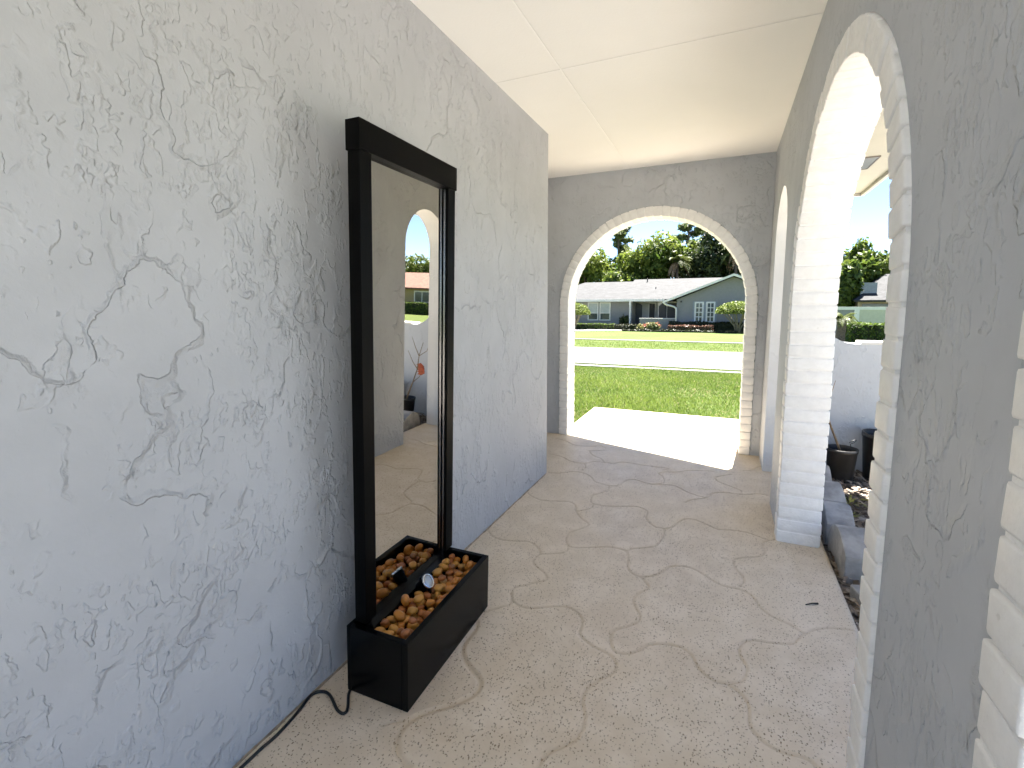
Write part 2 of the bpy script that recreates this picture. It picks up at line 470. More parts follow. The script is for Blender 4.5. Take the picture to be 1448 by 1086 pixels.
# ceiling boards with open V joints
mb = MB()
xs = [-2.6, -2.03, -0.805, RX+.01]; ys = [-1.6, -0.04, 2.40, FY+.01]
for xa, xb in zip(xs[:-1], xs[1:]):
    for ya, yb in zip(ys[:-1], ys[1:]):
        g_ = .0011; e = .004
        x0, x1, y0, y1 = xa+g_, xb-g_, ya+g_, yb-g_
        vs = [(x0+e, y0+e, CEIL), (x1-e, y0+e, CEIL), (x1-e, y1-e, CEIL), (x0+e, y1-e, CEIL),
              (x0, y0, CEIL+.0018), (x1, y0, CEIL+.0018), (x1, y1, CEIL+.0018), (x0, y1, CEIL+.0018)]
        mb.add(vs, [(0, 1, 2, 3), (0, 4, 5, 1), (1, 5, 6, 2), (2, 6, 7, 3), (3, 7, 4, 0)])
mb.box(-2.6, -1.6, CEIL+.003, RX+.01, FY+.01, CEIL+.02)
mb.build('ceiling', M['ceiling'], porch, fix=False)

# roof: slab over the porch, unseen front overhang slanted to shape the sun patch on the floor, low eave along the side
mb = MB()
mb.prism([(-3.2, -1.65), (-3.2, 4.52), (.30, 4.52), (.30, -1.65)], CEIL+.12, CEIL+.30)
mb.prism([(-3.2, 4.525), (-3.2, 6.09), (.2, 4.97), (.495, 4.89), (.495, 4.525)], CEIL+.01, CEIL+.30)
mb.add([(.31, -1.65, 2.56), (1.0, -1.65, 2.30), (1.0, 4.77, 2.30), (.31, 4.77, 2.56), (.31, -1.65, 2.66), (1.0, -1.65, 2.38), (1.0, 4.77, 2.38), (.31, 4.77, 2.66)],
       [(0, 1, 2, 3), (4, 7, 6, 5), (0, 4, 5, 1), (1, 5, 6, 2), (2, 6, 7, 3), (3, 7, 4, 0)])
mb.build('roof', M['roof_slab'], porch)
mb = MB(); mb.box(.497, -1.65, 2.147, .965, 4.735, 2.165)
sof = mb.build('soffit', M['soffit'], porch)
mb = MB(); mb.box(.967, -1.65, 2.125, .992, 4.76, 2.30); mb.box(.497, 4.737, 2.125, .965, 4.76, 2.30)
mb.box(.992, -1.65, 2.20, 1.01, 4.775, 2.30)
mb.build('fascia', M['fascia'], porch)
mb = MB(); mb.box(.69, 3.62, 2.139, .825, 3.625, 2.146); mb.box(.69, 3.905, 2.139, .825, 3.91, 2.146)
mb.box(.69, 3.625, 2.139, .695, 3.905, 2.146); mb.box(.82, 3.625, 2.139, .825, 3.905, 2.146)
mb.box(.697, 3.627, 2.143, .818, 3.903, 2.1465, 1)
for k in range(10): mb.box(.697, 3.635+k*.0265, 2.1405, .818, 3.641+k*.0265, 2.1425, 1)
mb.build('vent', [M['vent'], M['grey_metal']], sof)

# white painted brick surround: one brick template bent round the arch
def brick_template(w_, l_, d_):
    bm = bmesh.new(); bmesh.ops.create_cube(bm, size=1.0)
    for v in bm.verts: v.co = Vector((v.co.x*w_, v.co.y*l_, v.co.z*d_))
    bmesh.ops.bevel(bm, geom=list(bm.edges), offset=.0055, segments=2, profile=.6, affect='EDGES')
    bm.verts.index_update()
    vs = [v.co.copy() for v in bm.verts]; fs = [tuple(v.index for v in f.verts) for f in bm.faces]; bm.free()
    return vs, fs

def surround(P, arch, width, T, proud, label, side=(1, 1)):
    c, ro, sp = arch; ri = ro-width; rm = ro-width/2; mod = .067
    mb = MB(); rr = random.Random(int(c*1000))
    D = T+2*proud
    def emit(fn, l_):
        vs, fs = brick_template(width-.002, l_, D)
        dj = rr.uniform(-.0026, .0026); ra = rr.uniform(-.0015, .0015); tw = rr.uniform(-.014, .014); tv = rr.uniform(-.02, .02)
        out = []
        for v in vs:
            a = v.x + ra + v.y*tw; b = v.y; d = T/2 + v.z + dj*(1 if v.z < 0 else -1) + v.y*tv
            # hand-made look: edges wander a little
            a += .0012*math.sin(37*b+91*d+dj*9000); b += .0010*math.sin(53*a+61*d+ra*9000)
            out.append(fn(a, b, d))
        mb.add(out, fs, 0, True)
    n = max(1, round(sp/mod)); h = sp/n
    for sg, use in ((-1, side[0]), (1, side[1])):
        if not use: continue
        for k in range(n):
            zc = (k+.5)*h
            emit(lambda a, b, d: P(c+sg*(rm+a), d, zc+b), h-.0075)
    na = round(math.pi*(ri+.02)/mod); dth = math.pi/na
    for k in range(na):
        th = math.pi*(k+.5)/na
        def fn(a, b, d):
            t2 = th + b/rm; r = rm+a
            return P(c+r*math.cos(t2), d, sp+r*math.sin(t2))
        emit(fn, rm*dth-.0085)
    # mortar bed, recessed behind the brick faces
    r0, r1, d0, d1 = ri+.0045, ro-.006, -proud+.0055, T+proud-.0055
    prof = [(r0, d0), (r1, d0), (r1, d1), (r0, d1)]
    pts = []
    for k in range(65):
        th = math.pi*k/64; pts.append((th, None))
    rings = [[P(c+r*1.0, d, 0.0) for r, d in prof]] if side[1] else []
    for th, _ in pts: rings.append([P(c+r*math.cos(th), d, sp+r*math.sin(th)) for r, d in prof])
    if side[0]: rings.append([P(c-r, d, 0.0) for r, d in prof])
    vs = [p for rg in rings for p in rg]; fs = []
    for i in range(len(rings)-1):
        for k in range(4): fs.append((i*4+k, i*4+(k+1) % 4, (i+1)*4+(k+1) % 4, (i+1)*4+k))
    mb.add(vs, fs, 0, False)
    o = mb.build('arch_surround', M['brick'], porch); o['label'] = label
    return o
surround(PF, A_FAR, .087, FT, .012, 'white brick surround of the end arch facing the lawn')
surround(PR, A_MID, .09, RT, .0118, 'white brick surround of the middle side arch')
surround(PR, A_NEAR, .09, RT, .0118, 'white brick surround of the nearest side arch')

# ------------------------------------------------------------------ the floor
GROOVES = [[[-1.408,4.143],[-1.297,4.096],[-1.168,4.0],[-1.045,4.024],[-0.962,4.077],[-0.907,4.026]],
 [[-0.892,3.961],[-1.004,3.901],[-1.001,3.849],[-0.947,3.769],[-0.877,3.724],[-0.836,3.646]],
 [[-1.31,3.673],[-1.189,3.639],[-1.08,3.555],[-0.971,3.555],[-0.91,3.624],[-0.828,3.64],[-0.746,3.653],[-0.701,3.705],[-0.618,3.708],[-0.507,3.697],[-0.349,3.7],[-0.37,3.657]],
 [[-0.971,3.555],[-0.936,3.467],[-0.939,3.393]],
 [[-1.166,3.252],[-1.086,3.262],[-0.986,3.339],[-0.903,3.334],[-0.842,3.281],[-0.796,3.206],[-0.732,3.178],[-0.684,3.157],[-0.673,3.082],[-0.705,3.012],[-0.744,2.954],[-0.739,2.878],[-0.712,2.83],[-0.647,2.821],[-0.554,2.847],[-0.463,2.887],[-0.408,2.877],[-0.375,2.836],[-0.374,2.758],[-0.345,2.696],[-0.305,2.654],[-0.261,2.646],[-0.252,2.565],[-0.27,2.453],[-0.3,2.41],[-0.381,2.359],[-0.398,2.325]],
 [[-0.685,3.163],[-0.625,3.197],[-0.6,3.291],[-0.562,3.352],[-0.511,3.348],[-0.451,3.319],[-0.391,3.319],[-0.276,3.348],[-0.214,3.299],[-0.166,3.253],[-0.088,3.217],[-0.045,3.226],[-0.02,3.3],[0.028,3.344],[0.092,3.359],[0.167,3.366],[0.253,3.416],[0.295,3.421],[0.33,3.405]],
 [[-0.409,3.319],[-0.349,3.363],[-0.344,3.428],[-0.366,3.507],[-0.399,3.553],[-0.364,3.601],[-0.267,3.643],[-0.22,3.692],[-0.147,3.736],[-0.012,3.77]],
 [[0.102,3.75],[0.013,3.664],[-0.007,3.612],[0.015,3.547],[0.094,3.484],[0.148,3.439],[0.157,3.4]],
 [[0.183,3.88],[0.245,3.915],[0.299,4.025],[0.398,4.085]],
 [[-0.05,3.208],[-0.137,3.14],[-0.176,3.078]],
 [[-0.261,2.646],[-0.214,2.694],[-0.192,2.763],[-0.158,2.827],[-0.11,2.843],[-0.052,2.812],[0.014,2.77],[0.086,2.786],[0.157,2.794],[0.217,2.77],[0.258,2.745]],
 [[-1.161,2.837],[-1.123,2.789],[-1.021,2.749],[-0.924,2.779],[-0.858,2.796],[-0.807,2.76],[-0.776,2.675],[-0.72,2.595],[-0.671,2.554],[-0.664,2.509],[-0.698,2.448],[-0.731,2.389],[-0.726,2.316],[-0.695,2.258],[-0.651,2.253],[-0.568,2.293],[-0.51,2.323],[-0.449,2.336],[-0.398,2.325]],
 [[-0.776,2.675],[-0.732,2.716],[-0.705,2.761],[-0.712,2.83]],
 [[-1.168,2.261],[-1.137,2.218],[-1.089,2.184],[-1.024,2.177],[-0.962,2.192],[-0.91,2.21],[-0.863,2.197],[-0.816,2.151],[-0.802,2.118],[-0.81,2.062],[-0.798,2.023],[-0.759,1.991],[-0.72,1.967],[-0.698,1.937],[-0.698,1.906],[-0.73,1.879],[-0.764,1.839],[-0.8,1.806],[-0.8,1.758],[-0.77,1.715],[-0.731,1.695],[-0.686,1.699],[-0.637,1.725],[-0.595,1.751],[-0.549,1.767],[-0.508,1.756],[-0.474,1.726],[-0.461,1.688],[-0.457,1.64],[-0.436,1.613],[-0.403,1.594],[-0.367,1.581],[-0.332,1.572],[-0.308,1.556],[-0.293,1.532]],
 [[-0.802,2.118],[-0.759,2.137],[-0.701,2.173],[-0.685,2.209],[-0.7,2.268]],
 [[-0.797,1.76],[-0.779,1.711],[-0.777,1.685],[-0.809,1.645],[-0.851,1.595]],
 [[-0.849,1.538],[-0.833,1.494],[-0.835,1.429],[-0.825,1.384],[-0.792,1.341],[-0.745,1.308],[-0.704,1.284],[-0.686,1.256],[-0.689,1.219],[-0.708,1.185],[-0.73,1.157],[-0.77,1.118],[-0.807,1.077],[-0.823,1.037],[-0.819,0.998],[-0.797,0.965],[-0.766,0.945],[-0.73,0.936]],
 [[-0.5,2.327],[-0.446,2.331],[-0.402,2.312],[-0.385,2.255],[-0.375,2.181],[-0.348,2.135],[-0.305,2.118],[-0.253,2.145],[-0.219,2.189],[-0.187,2.259],[-0.133,2.287],[-0.085,2.286],[-0.037,2.255],[0.009,2.214],[0.053,2.192],[0.11,2.192],[0.151,2.175],[0.173,2.137],[0.193,2.082],[0.235,2.039],[0.288,2.016],[0.334,1.982],[0.364,2.013],[0.416,2.048],[0.478,2.07],[0.524,2.076]],
 [[0.299,2.763],[0.249,2.715],[0.237,2.659],[0.241,2.593],[0.214,2.539],[0.133,2.487],[0.097,2.448],[0.099,2.38],[0.128,2.312],[0.133,2.261],[0.111,2.214]],
 [[-0.305,2.118],[-0.266,2.071],[-0.258,2.038],[-0.295,1.966],[-0.303,1.922],[-0.279,1.868],[-0.261,1.834],[-0.265,1.785],[-0.299,1.742],[-0.333,1.711],[-0.344,1.668],[-0.331,1.623],[-0.309,1.594],[-0.271,1.598],[-0.233,1.631],[-0.211,1.671],[-0.174,1.697],[-0.125,1.713],[-0.082,1.708],[-0.056,1.69]],
 [[-0.093,1.713],[-0.06,1.692],[-0.032,1.637],[-0.007,1.607],[0.028,1.592],[0.062,1.594],[0.095,1.575],[0.118,1.542],[0.122,1.495],[0.122,1.453],[0.14,1.421],[0.172,1.4],[0.209,1.394],[0.241,1.399],[0.267,1.396],[0.287,1.381]],
 [[0.334,1.982],[0.308,1.939],[0.28,1.896],[0.215,1.873],[0.15,1.859],[0.116,1.829],[0.101,1.783],[0.108,1.739]],
 [[0.108,1.741],[0.124,1.701],[0.117,1.653],[0.102,1.624],[0.062,1.596]],
 [[-0.295,1.542],[-0.293,1.498],[-0.31,1.466],[-0.346,1.417],[-0.363,1.37],[-0.357,1.325],[-0.339,1.287],[-0.333,1.243],[-0.341,1.199],[-0.362,1.165],[-0.393,1.131],[-0.408,1.102],[-0.409,1.077]],
 [[-0.886,1.009],[-0.863,1.03],[-0.832,1.049]]]
CORD = [[-1.146,0.754],[-1.146,0.802],[-1.142,0.851],[-1.146,0.903],[-1.153,0.948],[-1.162,0.987],[-1.162,1.008],[-1.15,1.023],[-1.13,1.029],[-1.107,1.025],[-1.077,1.01],[-1.048,0.994],[-1.029,0.989],[-1.017,0.99],[-1.015,1.002],[-1.03,1.023],[-1.054,1.05],[-1.062,1.065]]

def floor():
    x0, x1, y0, y1, st = -1.62, FLX, .45, 4.32, .006
    nx = int(round((x1-x0)/st))+1; ny = int(round((y1-y0)/st))+1
    X = np.linspace(x0, x1, nx); Y = np.linspace(y0, y1, ny)
    dist = np.full((ny, nx), 1.0); wid = np.full((ny, nx), .006)
    for li, L in enumerate(GROOVES):
        P = np.array(L)
        # smooth the traced polyline with a Catmull-Rom pass
        pts = []
        for i in range(len(P)-1):
            p0, p1, p2, p3 = P[max(i-1, 0)], P[i], P[i+1], P[min(i+2, len(P)-1)]
            nn = max(2, int(np.linalg.norm(p2-p1)/.003))
            t = np.linspace(0, 1, nn, endpoint=False)[:, None]
            pts.append(.5*((2*p1)+(-p0+p2)*t+(2*p0-5*p1+4*p2-p3)*t**2+(-p0+3*p1-3*p2+p3)*t**3))
        pts = np.vstack(pts)
        wl = .0056 if li != 16 else .0105
        for (px, py) in pts:
            i = int((px-x0)/(x1-x0)*(nx-1)); j = int((py-y0)/(y1-y0)*(ny-1)); k = 4
            i0, i1, j0, j1 = max(i-k, 0), min(i+k+1, nx), max(j-k, 0), min(j+k+1, ny)
            if i0 >= i1 or j0 >= j1: continue
            d = np.hypot(X[i0:i1][None, :]-px, Y[j0:j1][:, None]-py)
            sub = dist[j0:j1, i0:i1]; ws = wid[j0:j1, i0:i1]
            ws[d < sub] = wl; np.minimum(sub, d, out=sub)
    u = np.clip(dist/wid, 0, 1.25)
    dep = np.where(u < 1, np.sqrt(np.clip(1-u**2, 0, 1)), 0)
    lip = np.exp(-((dist/wid-1.35)/.35)**2)
    gx, gy = np.meshgrid(X, Y)
    und = .0012*np.sin(gx*5.1+1.3*np.sin(gy*2.3))*np.sin(gy*4.2+gx)
    Z = -.0040*dep + .0009*lip + und
    edge = np.clip(np.minimum.reduce([gx-x0, x1-gx, gy-y0, y1-gy])/.03, 0, 1)
    Z = Z*edge - .010*np.clip(1-(x1-gx)/.016, 0, 1)**2
    V = np.stack([gx, gy, Z], -1).reshape(-1, 3)
    idx = np.arange(nx*ny).reshape(ny, nx)
    F = np.stack([idx[:-1, :-1], idx[:-1, 1:], idx[1:, 1:], idx[1:, :-1]], -1).reshape(-1, 4)
    gv = np.clip(1-dist/(wid*1.25), 0, 1)**.8
    # plain slabs round the carved part: recess, porch behind the camera, front step, edge face
    ev = []; ef = []
    def slab(a, b, c, d, z1=0.0, z0=-.12):
        n = len(V)+len(ev)
        ev.extend([(a, b, z0), (c, b, z0), (c, d, z0), (a, d, z0), (a, b, z1), (c, b, z1), (c, d, z1), (a, d, z1)])
        ef.extend([(n+4, n+5, n+6, n+7), (n, n+1, n+5, n+4), (n+1, n+2, n+6, n+5), (n+2, n+3, n+7, n+6), (n+3, n, n+4, n+7)])
    slab(-2.9, -1.6, FLX, .45); slab(-2.9, .45, -1.62, 4.32); slab(-1.42, 4.32, .62, 5.66, -.0015)
    n = len(V)+len(ev)
    ev.extend([(x1, y0, -.01), (x1, y1, -.01), (x1, y1, -.12), (x1, y0, -.12)]); ef.append((n, n+1, n+2, n+3))
    V = np.vstack([V, np.array(ev)]); F = np.vstack([F, np.array(ef)])
    gv = np.concatenate([gv.ravel(), np.zeros(len(ev))])
    o = np_mesh('porch_floor', V, F, M['floor'], attr={'groove': gv})
    return tag(o, 'beige pitted concrete floor carved with wavy grooves', 'floor', kind='structure')
floor()

# ------------------------------------------------------------------ mirror fountain
FO = dict(ox=-1.0757, oy=1.0699, th=.0184, W=.5638, D=.2356, hb=.2261, lean=.025, side=.0081)
def FX(s, t, z):
    t = t+FO['lean']*z; s = s+FO['side']*z
    c, sn = math.cos(FO['th']), math.sin(FO['th'])
    return (t*c-s*sn, s*c+t*sn, z)
fount = thing('mirror_fountain', 'tall black framed mirror fountain standing in a black tray of orange pebbles', 'fountain', (FO['ox'], FO['oy'], 0.0015))
def fbox(mb, s0, t0, z0, s1, t1, z1, mi=0):
    vs = [FX(s0, t0, z0), FX(s1, t0, z0), FX(s1, t1, z0), FX(s0, t1, z0), FX(s0, t0, z1), FX(s1, t0, z1), FX(s1, t1, z1), FX(s0, t1, z1)]
    mb.add(vs, [(0, 3, 2, 1), (4, 5, 6, 7), (0, 1, 5, 4), (1, 2, 6, 5), (2, 3, 7, 6), (3, 0, 4, 7)], mi)
Wd, Dd, Hb = FO['W'], FO['D'], FO['hb']
mb = MB(); r_ = .020
fbox(mb, 0, 0, 0, Wd, .012, Hb); fbox(mb, 0, Dd-r_, 0, Wd, Dd, Hb)
fbox(mb, 0, .0125, 0, r_, Dd-r_-.0005, Hb); fbox(mb, Wd-r_, .0125, 0, Wd, Dd-r_-.0005, Hb)
fbox(mb, r_+.0005, .0125, .02, Wd-r_-.0005, Dd-r_-.0005, Hb-.085)
tray = mb.build('tray', M['black'], fount, bevel=.0022)
mb = MB(); fbox(mb, r_+.001, .036, Hb-.09, Wd-r_-.001, .068, Hb-.022)
mb.build('water_channel', M['black'], fount, bevel=.002)
pw, pt0, pt1 = .052, .012, .056
for sa, sb in ((.028, .028+pw), (Wd+.012-pw, Wd+.012)):
    mb = MB(); fbox(mb, sa, pt0, Hb+.0008, sb, pt1, 1.697)
    mb.build('frame_post', M['black_satin'], fount, bevel=.002)
mb = MB(); fbox(mb, Wd+.012-pw-.0042, .038, Hb-.05, Wd+.012-pw-.0012, .046, 1.694)
mb.build('edge_trim', M['trim'], fount)
mb = MB(); fbox(mb, .024, .008, 1.698, Wd+.018, .060, 1.784)
mb.build('header', M['black_satin'], fount, bevel=.0022)
mb = MB(); fbox(mb, .081, .028, Hb-.075, Wd+.012-pw-.001, .034, 1.6975)
mm, nt, bs = new_mat('mirror_glass'); bs.inputs['Metallic'].default_value = 1.0; bs.inputs['Roughness'].default_value = .012
g = N(nt); g.link(g.mix(g.noise(g.pos(), 3.0, 2.0), (.66, .635, .585), (.70, .675, .625)), bs.inputs['Base Color'])
M['mirror'] = mm
mb.build('mirror', M['mirror'], fount)

def fw(s, t, z):
    p = FX(s, t, z); return Vector((FO['ox']+p[0], FO['oy']+p[1], p[2]+.0015))

# spot lamp lying in the pebbles
SPS = .92
sp = thing('spotlight', 'small black spotlight with a chrome ring lying among the pebbles', 'spotlight', fw(.312, .098, Hb-.008))
aim = Vector((.78, .05, .62)).normalized()
sp.scale = (SPS,)*3
q = Vector((0, 0, 1)).rotation_difference(aim).to_matrix()
mb = MB(); mb.lathe([(.001, -.052), (.014, -.052), (.019, -.045), (.021, -.02), (.026, -.004), (.027, .008), (.0262, .009)], n=28, mat=q)
mb.build('housing', M['black_satin'], sp)
mb = MB(); mb.lathe([(.0262, .006), (.0295, .007), (.0305, .012), (.029, .016), (.0245, .0165), (.0235, .012), (.0235, .007)], n=32, mat=q)
mb.build('bezel', M['chrome'], sp)
mb = MB(); mb.lathe([(.0236, .0105), (.018, .0125), (.009, .0135), (.0005, .0138)], n=28, mat=q)
mb.build('lens', M['lens'], sp)
mb = MB(); mb.tube([q @ Vector((.030, 0, -.012)), Vector((.012, .026, -.045)), Vector((0, .01, -.062))], .0045, 8)
mb.tube([q @ Vector((-.030, 0, -.012)), Vector((-.016, -.02, -.045)), Vector((0, .01, -.062))], .0045, 8)
mb.build('bracket', M['black_satin'], sp)

# pebbles
def pebble_mesh(k):
    bm = bmesh.new(); bmesh.ops.create_icosphere(bm, subdivisions=3, radius=1.0)
    r = random.Random(k*17+3); ax = [r.uniform(.78, 1.0), r.uniform(.58, .85), r.uniform(.5, .7)]
    ph = [r.uniform(0, 6.28) for _ in range(6)]
    for v in bm.verts:
        d = v.co.normalized()
        s = 1+.07*math.sin(2.1*d.x+ph[0])+.07*math.sin(2.6*d.y+ph[1])+.05*math.sin(3.1*d.z+ph[2])+.03*math.sin(4*d.x+3*d.y+ph[3])
        e = .86
        c = Vector([math.copysign(abs(d[i])**e, d[i])*ax[i] for i in range(3)])
        v.co = c*s
    for f in bm.faces: f.smooth = True
    me = bpy.data.meshes.new('pebble'); bm.to_mesh(me); bm.free(); return me
PM = []
for k in range(10):
    for m_i in range(len(PEB)):
        if (k+m_i) % 2 == 0 or m_i == 0:
            me = pebble_mesh(k); me.materials.append(PEB[m_i]); PM.append(me)
PMO = [m_ for m_ in PM if m_.materials[0] in (PEB[0], PEB[1], PEB[4])]
def lay_pebbles():
    placed = []; n = 0
    rr = random.Random(21)
    def spot(s, t, z, sz):
        nonlocal n
        o = bpy.data.objects.new('pebble', rr.choice(PM if rr.random() < .35 else PMO)); COL.objects.link(o)
        o.location = fw(s, t, z); o.scale = (sz,)*3
        o.rotation_euler = (rr.uniform(-.5, .5), rr.uniform(-.5, .5), rr.uniform(0, 6.28))
        tag(o, 'smooth orange brown pebble in the black fountain tray', 'pebble', 'pebbles in the fountain tray'); n += 1
    s0, s1, t0, t1 = r_+.014, Wd-r_-.014, .083, Dd-r_-.014
    for layer, (z, md, tries) in enumerate(((Hb-.058, .033, 3000), (Hb-.034, .0285, 6000), (Hb-.017, .045, 900))):
        pts = []
        for _ in range(tries):
            s, t = rr.uniform(s0, s1), rr.uniform(t0, t1)
            if layer == 2 and (abs(s-.312) < .055 and t < .15): continue
            if abs(s-.312) < .036 and t < .112 and layer > 0: continue
            if all((s-a)**2+(t-b)**2 > md*md for a, b in pts):
                pts.append((s, t)); spot(s, t, z+rr.uniform(-.004, .004), rr.uniform(.0165, .0235) if layer else .021)
    return n
lay_pebbles()

# power cord
def smooth_pts(P, z, step=.012):
    P = np.array(P); out = []
    for i in range(len(P)-1):
        p0, p1, p2, p3 = P[max(i-1, 0)], P[i], P[i+1], P[min(i+2, len(P)-1)]
        nn = max(2, int(np.linalg.norm(p2-p1)/step))
        for t in np.linspace(0, 1, nn, endpoint=False):
            q_ = .5*((2*p1)+(-p0+p2)*t+(2*p0-5*p1+4*p2-p3)*t**2+(-p0+3*p1-3*p2+p3)*t**3)
            out.append((q_[0], q_[1], z))
    out.append((P[-1][0], P[-1][1], z))
    return out
mb = MB(); mb.tube(smooth_pts([[-1.142, -.9], [-1.145, .2]]+CORD, .0052), .0046, 10)
tag(mb.build('power_cord', M['rubber']), 'black power cord running along the wall from the fountain tray', 'cord')

mb = MB(); mb.tube([(.365, 2.179, .004), (.39, 2.197, .0055), (.413, 2.207, .0045)], [.0022, .0028, .0042], 7)
tag(mb.build('twig', M['wood']), 'short dark twig lying on the beige floor', 'twig')

# ------------------------------------------------------------------ ground, road, paths
TZ = [(-400, -.30), (-12, -.12), (5.7, -.075), (13.3, -.47), (13.9, -.53), (19.6, -.53), (20.2, -.50), (42, -.85), (60, -.95), (900, -2.5)]
def tz(y):
    for (a, za), (b, zb) in zip(TZ[:-1], TZ[1:]):
        if a <= y <= b: return za+(zb-za)*(y-a)/(b-a)
    return TZ[-1][1]
ysl = sorted(set([-400, -150, -60, -25, -12, -6, -2, 2, 5.7] + [5.7+.4*k for k in range(1, 20)] + [13.3, 13.9, 16, 19.6, 20.2] + list(range(21, 61)) + [70, 90, 130, 200, 350, 600, 900]))
xsl = [-700, -300, -140, -70, -40, -25, -15, -10, -6, -3, -1, 1, 3, 6, 10, 15, 25, 40, 70, 140, 300, 700]
vs = [(x, y, tz(y)+(.012*math.sin(x*1.3+y*.7) if 5.8 < y < 13 or 21 < y < 60 else 0)) for y in ysl for x in xsl]
nx = len(xsl); fs = [(j*nx+i, j*nx+i+1, (j+1)*nx+i+1, (j+1)*nx+i) for j in range(len(ysl)-1) for i in range(nx-1)]
mb = MB(); mb.add(vs, fs, 0, True)
tag(mb.build('lawn', M['lawn'], fix=False), 'mown green lawn on both sides of the road', 'lawn', kind='structure')
mb = MB(); mb.box(-300, 13.95, -.60, 300, 19.45, -.492)
tag(mb.build('road', M['road']), 'pale grey residential road crossing the view', 'road', kind='structure')
mb = MB(); mb.box(-300, 12.70, -.60, 300, 12.98, -.405)
tag(mb.build('kerb', M['walk'], bevel=.01), 'narrow pale concrete strip in the near lawn', 'kerb', kind='structure')
mb = MB()
mb.add([(-300, 24.7, tz(24.7)+.03), (300, 24.7, tz(24.7)+.03), (300, 25.3, tz(25.3)+.03), (-300, 25.3, tz(25.3)+.03), (-300, 24.7, -.8), (300, 24.7, -.8), (300, 25.3, -.8), (-300, 25.3, -.8)],
       [(0, 1, 2, 3), (4, 5, 1, 0), (6, 7, 3, 2)])
tag(mb.build('sidewalk', M['walk']), 'pale pavement across the far lawn', 'pavement', kind='structure')
# curved drive in front of the house opposite
arc = [(-40, 34.2), (-20, 34.4), (-13, 34.8), (-10.2, 35.8), (-8.4, 37.4), (-7.5, 39.2), (-7.5, 41.2), (-8.6, 40.6), (-10, 39.6), (-12, 39.4), (-20, 39.4), (-40, 39.4)]
mb = MB(); mb.add([(x, y, tz(y)+.035) for x, y in arc], [tuple(range(len(arc)))])
tag(mb.build('driveway', M['drive'], fix=False), 'curved white concrete drive in front of the house opposite', 'driveway', kind='structure')
mb = MB(); mb.box(1.75, -14, -.2, 7.5, 13.3, -.055)  # unseen pale slabs added to bounce sunlight into the porch
mb.box(-9, -14, -.2, 1.749, -1.61, -.06)
tag(mb.build('driveway', M['drive']), 'pale concrete ground added beside the porch to bounce light', 'driveway', kind='structure')
mb = MB(); mb.box(FLX+.003, -1.6, -.3, 1.745, 4.328, -.045)
tag(mb.build('flower_bed', M['bed']), 'dry flower bed strewn with bark between the porch and the low wall', 'flower bed', kind='structure')

# ------------------------------------------------------------------ grass and litter (uncountable)
def blades(n, xr, yr, hmin, hmax, seed, keep=None):
    r = np.random.default_rng(seed)
    x = r.uniform(*xr, n); y = yr[0]+(yr[1]-yr[0])*r.uniform(0, 1, n)**1.25
    if keep is not None:
        k = keep(x, y); x, y = x[k], y[k]; n = len(x)
    ty = np.array([a for a, _ in TZ]); tzv = np.array([b for _, b in TZ])
    z = np.interp(y, ty, tzv)+np.where((y > 5.8) & (y < 13), .012*np.sin(x*1.3+y*.7), 0)-.004
    patch = .5+.5*np.sin(x*1.9+1.1*np.sin(y*1.3))*np.sin(y*1.7+x*.6)
    h = r.uniform(hmin, hmax, n)*(.75+.5*patch); a = r.uniform(0, 2*np.pi, n); w = r.uniform(.0025, .0055, n)
    ln = h*r.uniform(.2, 1.1, n); b = r.uniform(0, 2*np.pi, n)
    dx, dy = np.cos(a)*w, np.sin(a)*w
    V = np.empty((n, 5, 3))
    V[:, 0] = np.stack([x-dx, y-dy, z], -1); V[:, 1] = np.stack([x+dx, y+dy, z], -1)
    mx, my = x+np.cos(b)*ln*.35, y+np.sin(b)*ln*.35
    V[:, 2] = np.stack([mx+dx*.8, my+dy*.8, z+h*.6], -1); V[:, 3] = np.stack([mx-dx*.8, my-dy*.8, z+h*.6], -1)
    V[:, 4] = np.stack([x+np.cos(b)*ln, y+np.sin(b)*ln, z+h], -1)
    i = np.arange(n)*5
    F = np.concatenate([np.stack([i, i+1, i+2], -1), np.stack([i, i+2, i+3], -1), np.stack([i+3, i+2, i+4], -1)])
    t = np.clip(.25+.5*patch+r.normal(0, .22, n), 0, .92); dry = r.uniform(0, 1, n) < .035+.10*(patch < .18)
    t = np.where(dry, 1.0, t)
    return V.reshape(-1, 3), F, np.repeat(t, 5)
V, F, t = blades(110000, (-4.6, 2.4), (5.55, 13.9), .03, .07, 3, lambda x, y: ~((y < 5.68) & (x > -1.46)) & ~((y > 12.68) & (y < 13.0)))
V2, F2, t2 = blades(9000, (-2.6, -1.43), (4.6, 5.7), .03, .07, 5)
V3, F3, t3 = blades(16000, (-9, 5), (19.5, 24.6), .05, .09, 6)
off = len(V)
o = np_mesh('grass', np.vstack([V, V2, V3]), np.vstack([F, F2+off, F3+off+len(V2)]), M['grass'], attr={'tint': np.concatenate([t, t2, t3])})
tag(o, 'short green grass blades of the front lawn', 'grass', kind='stuff')

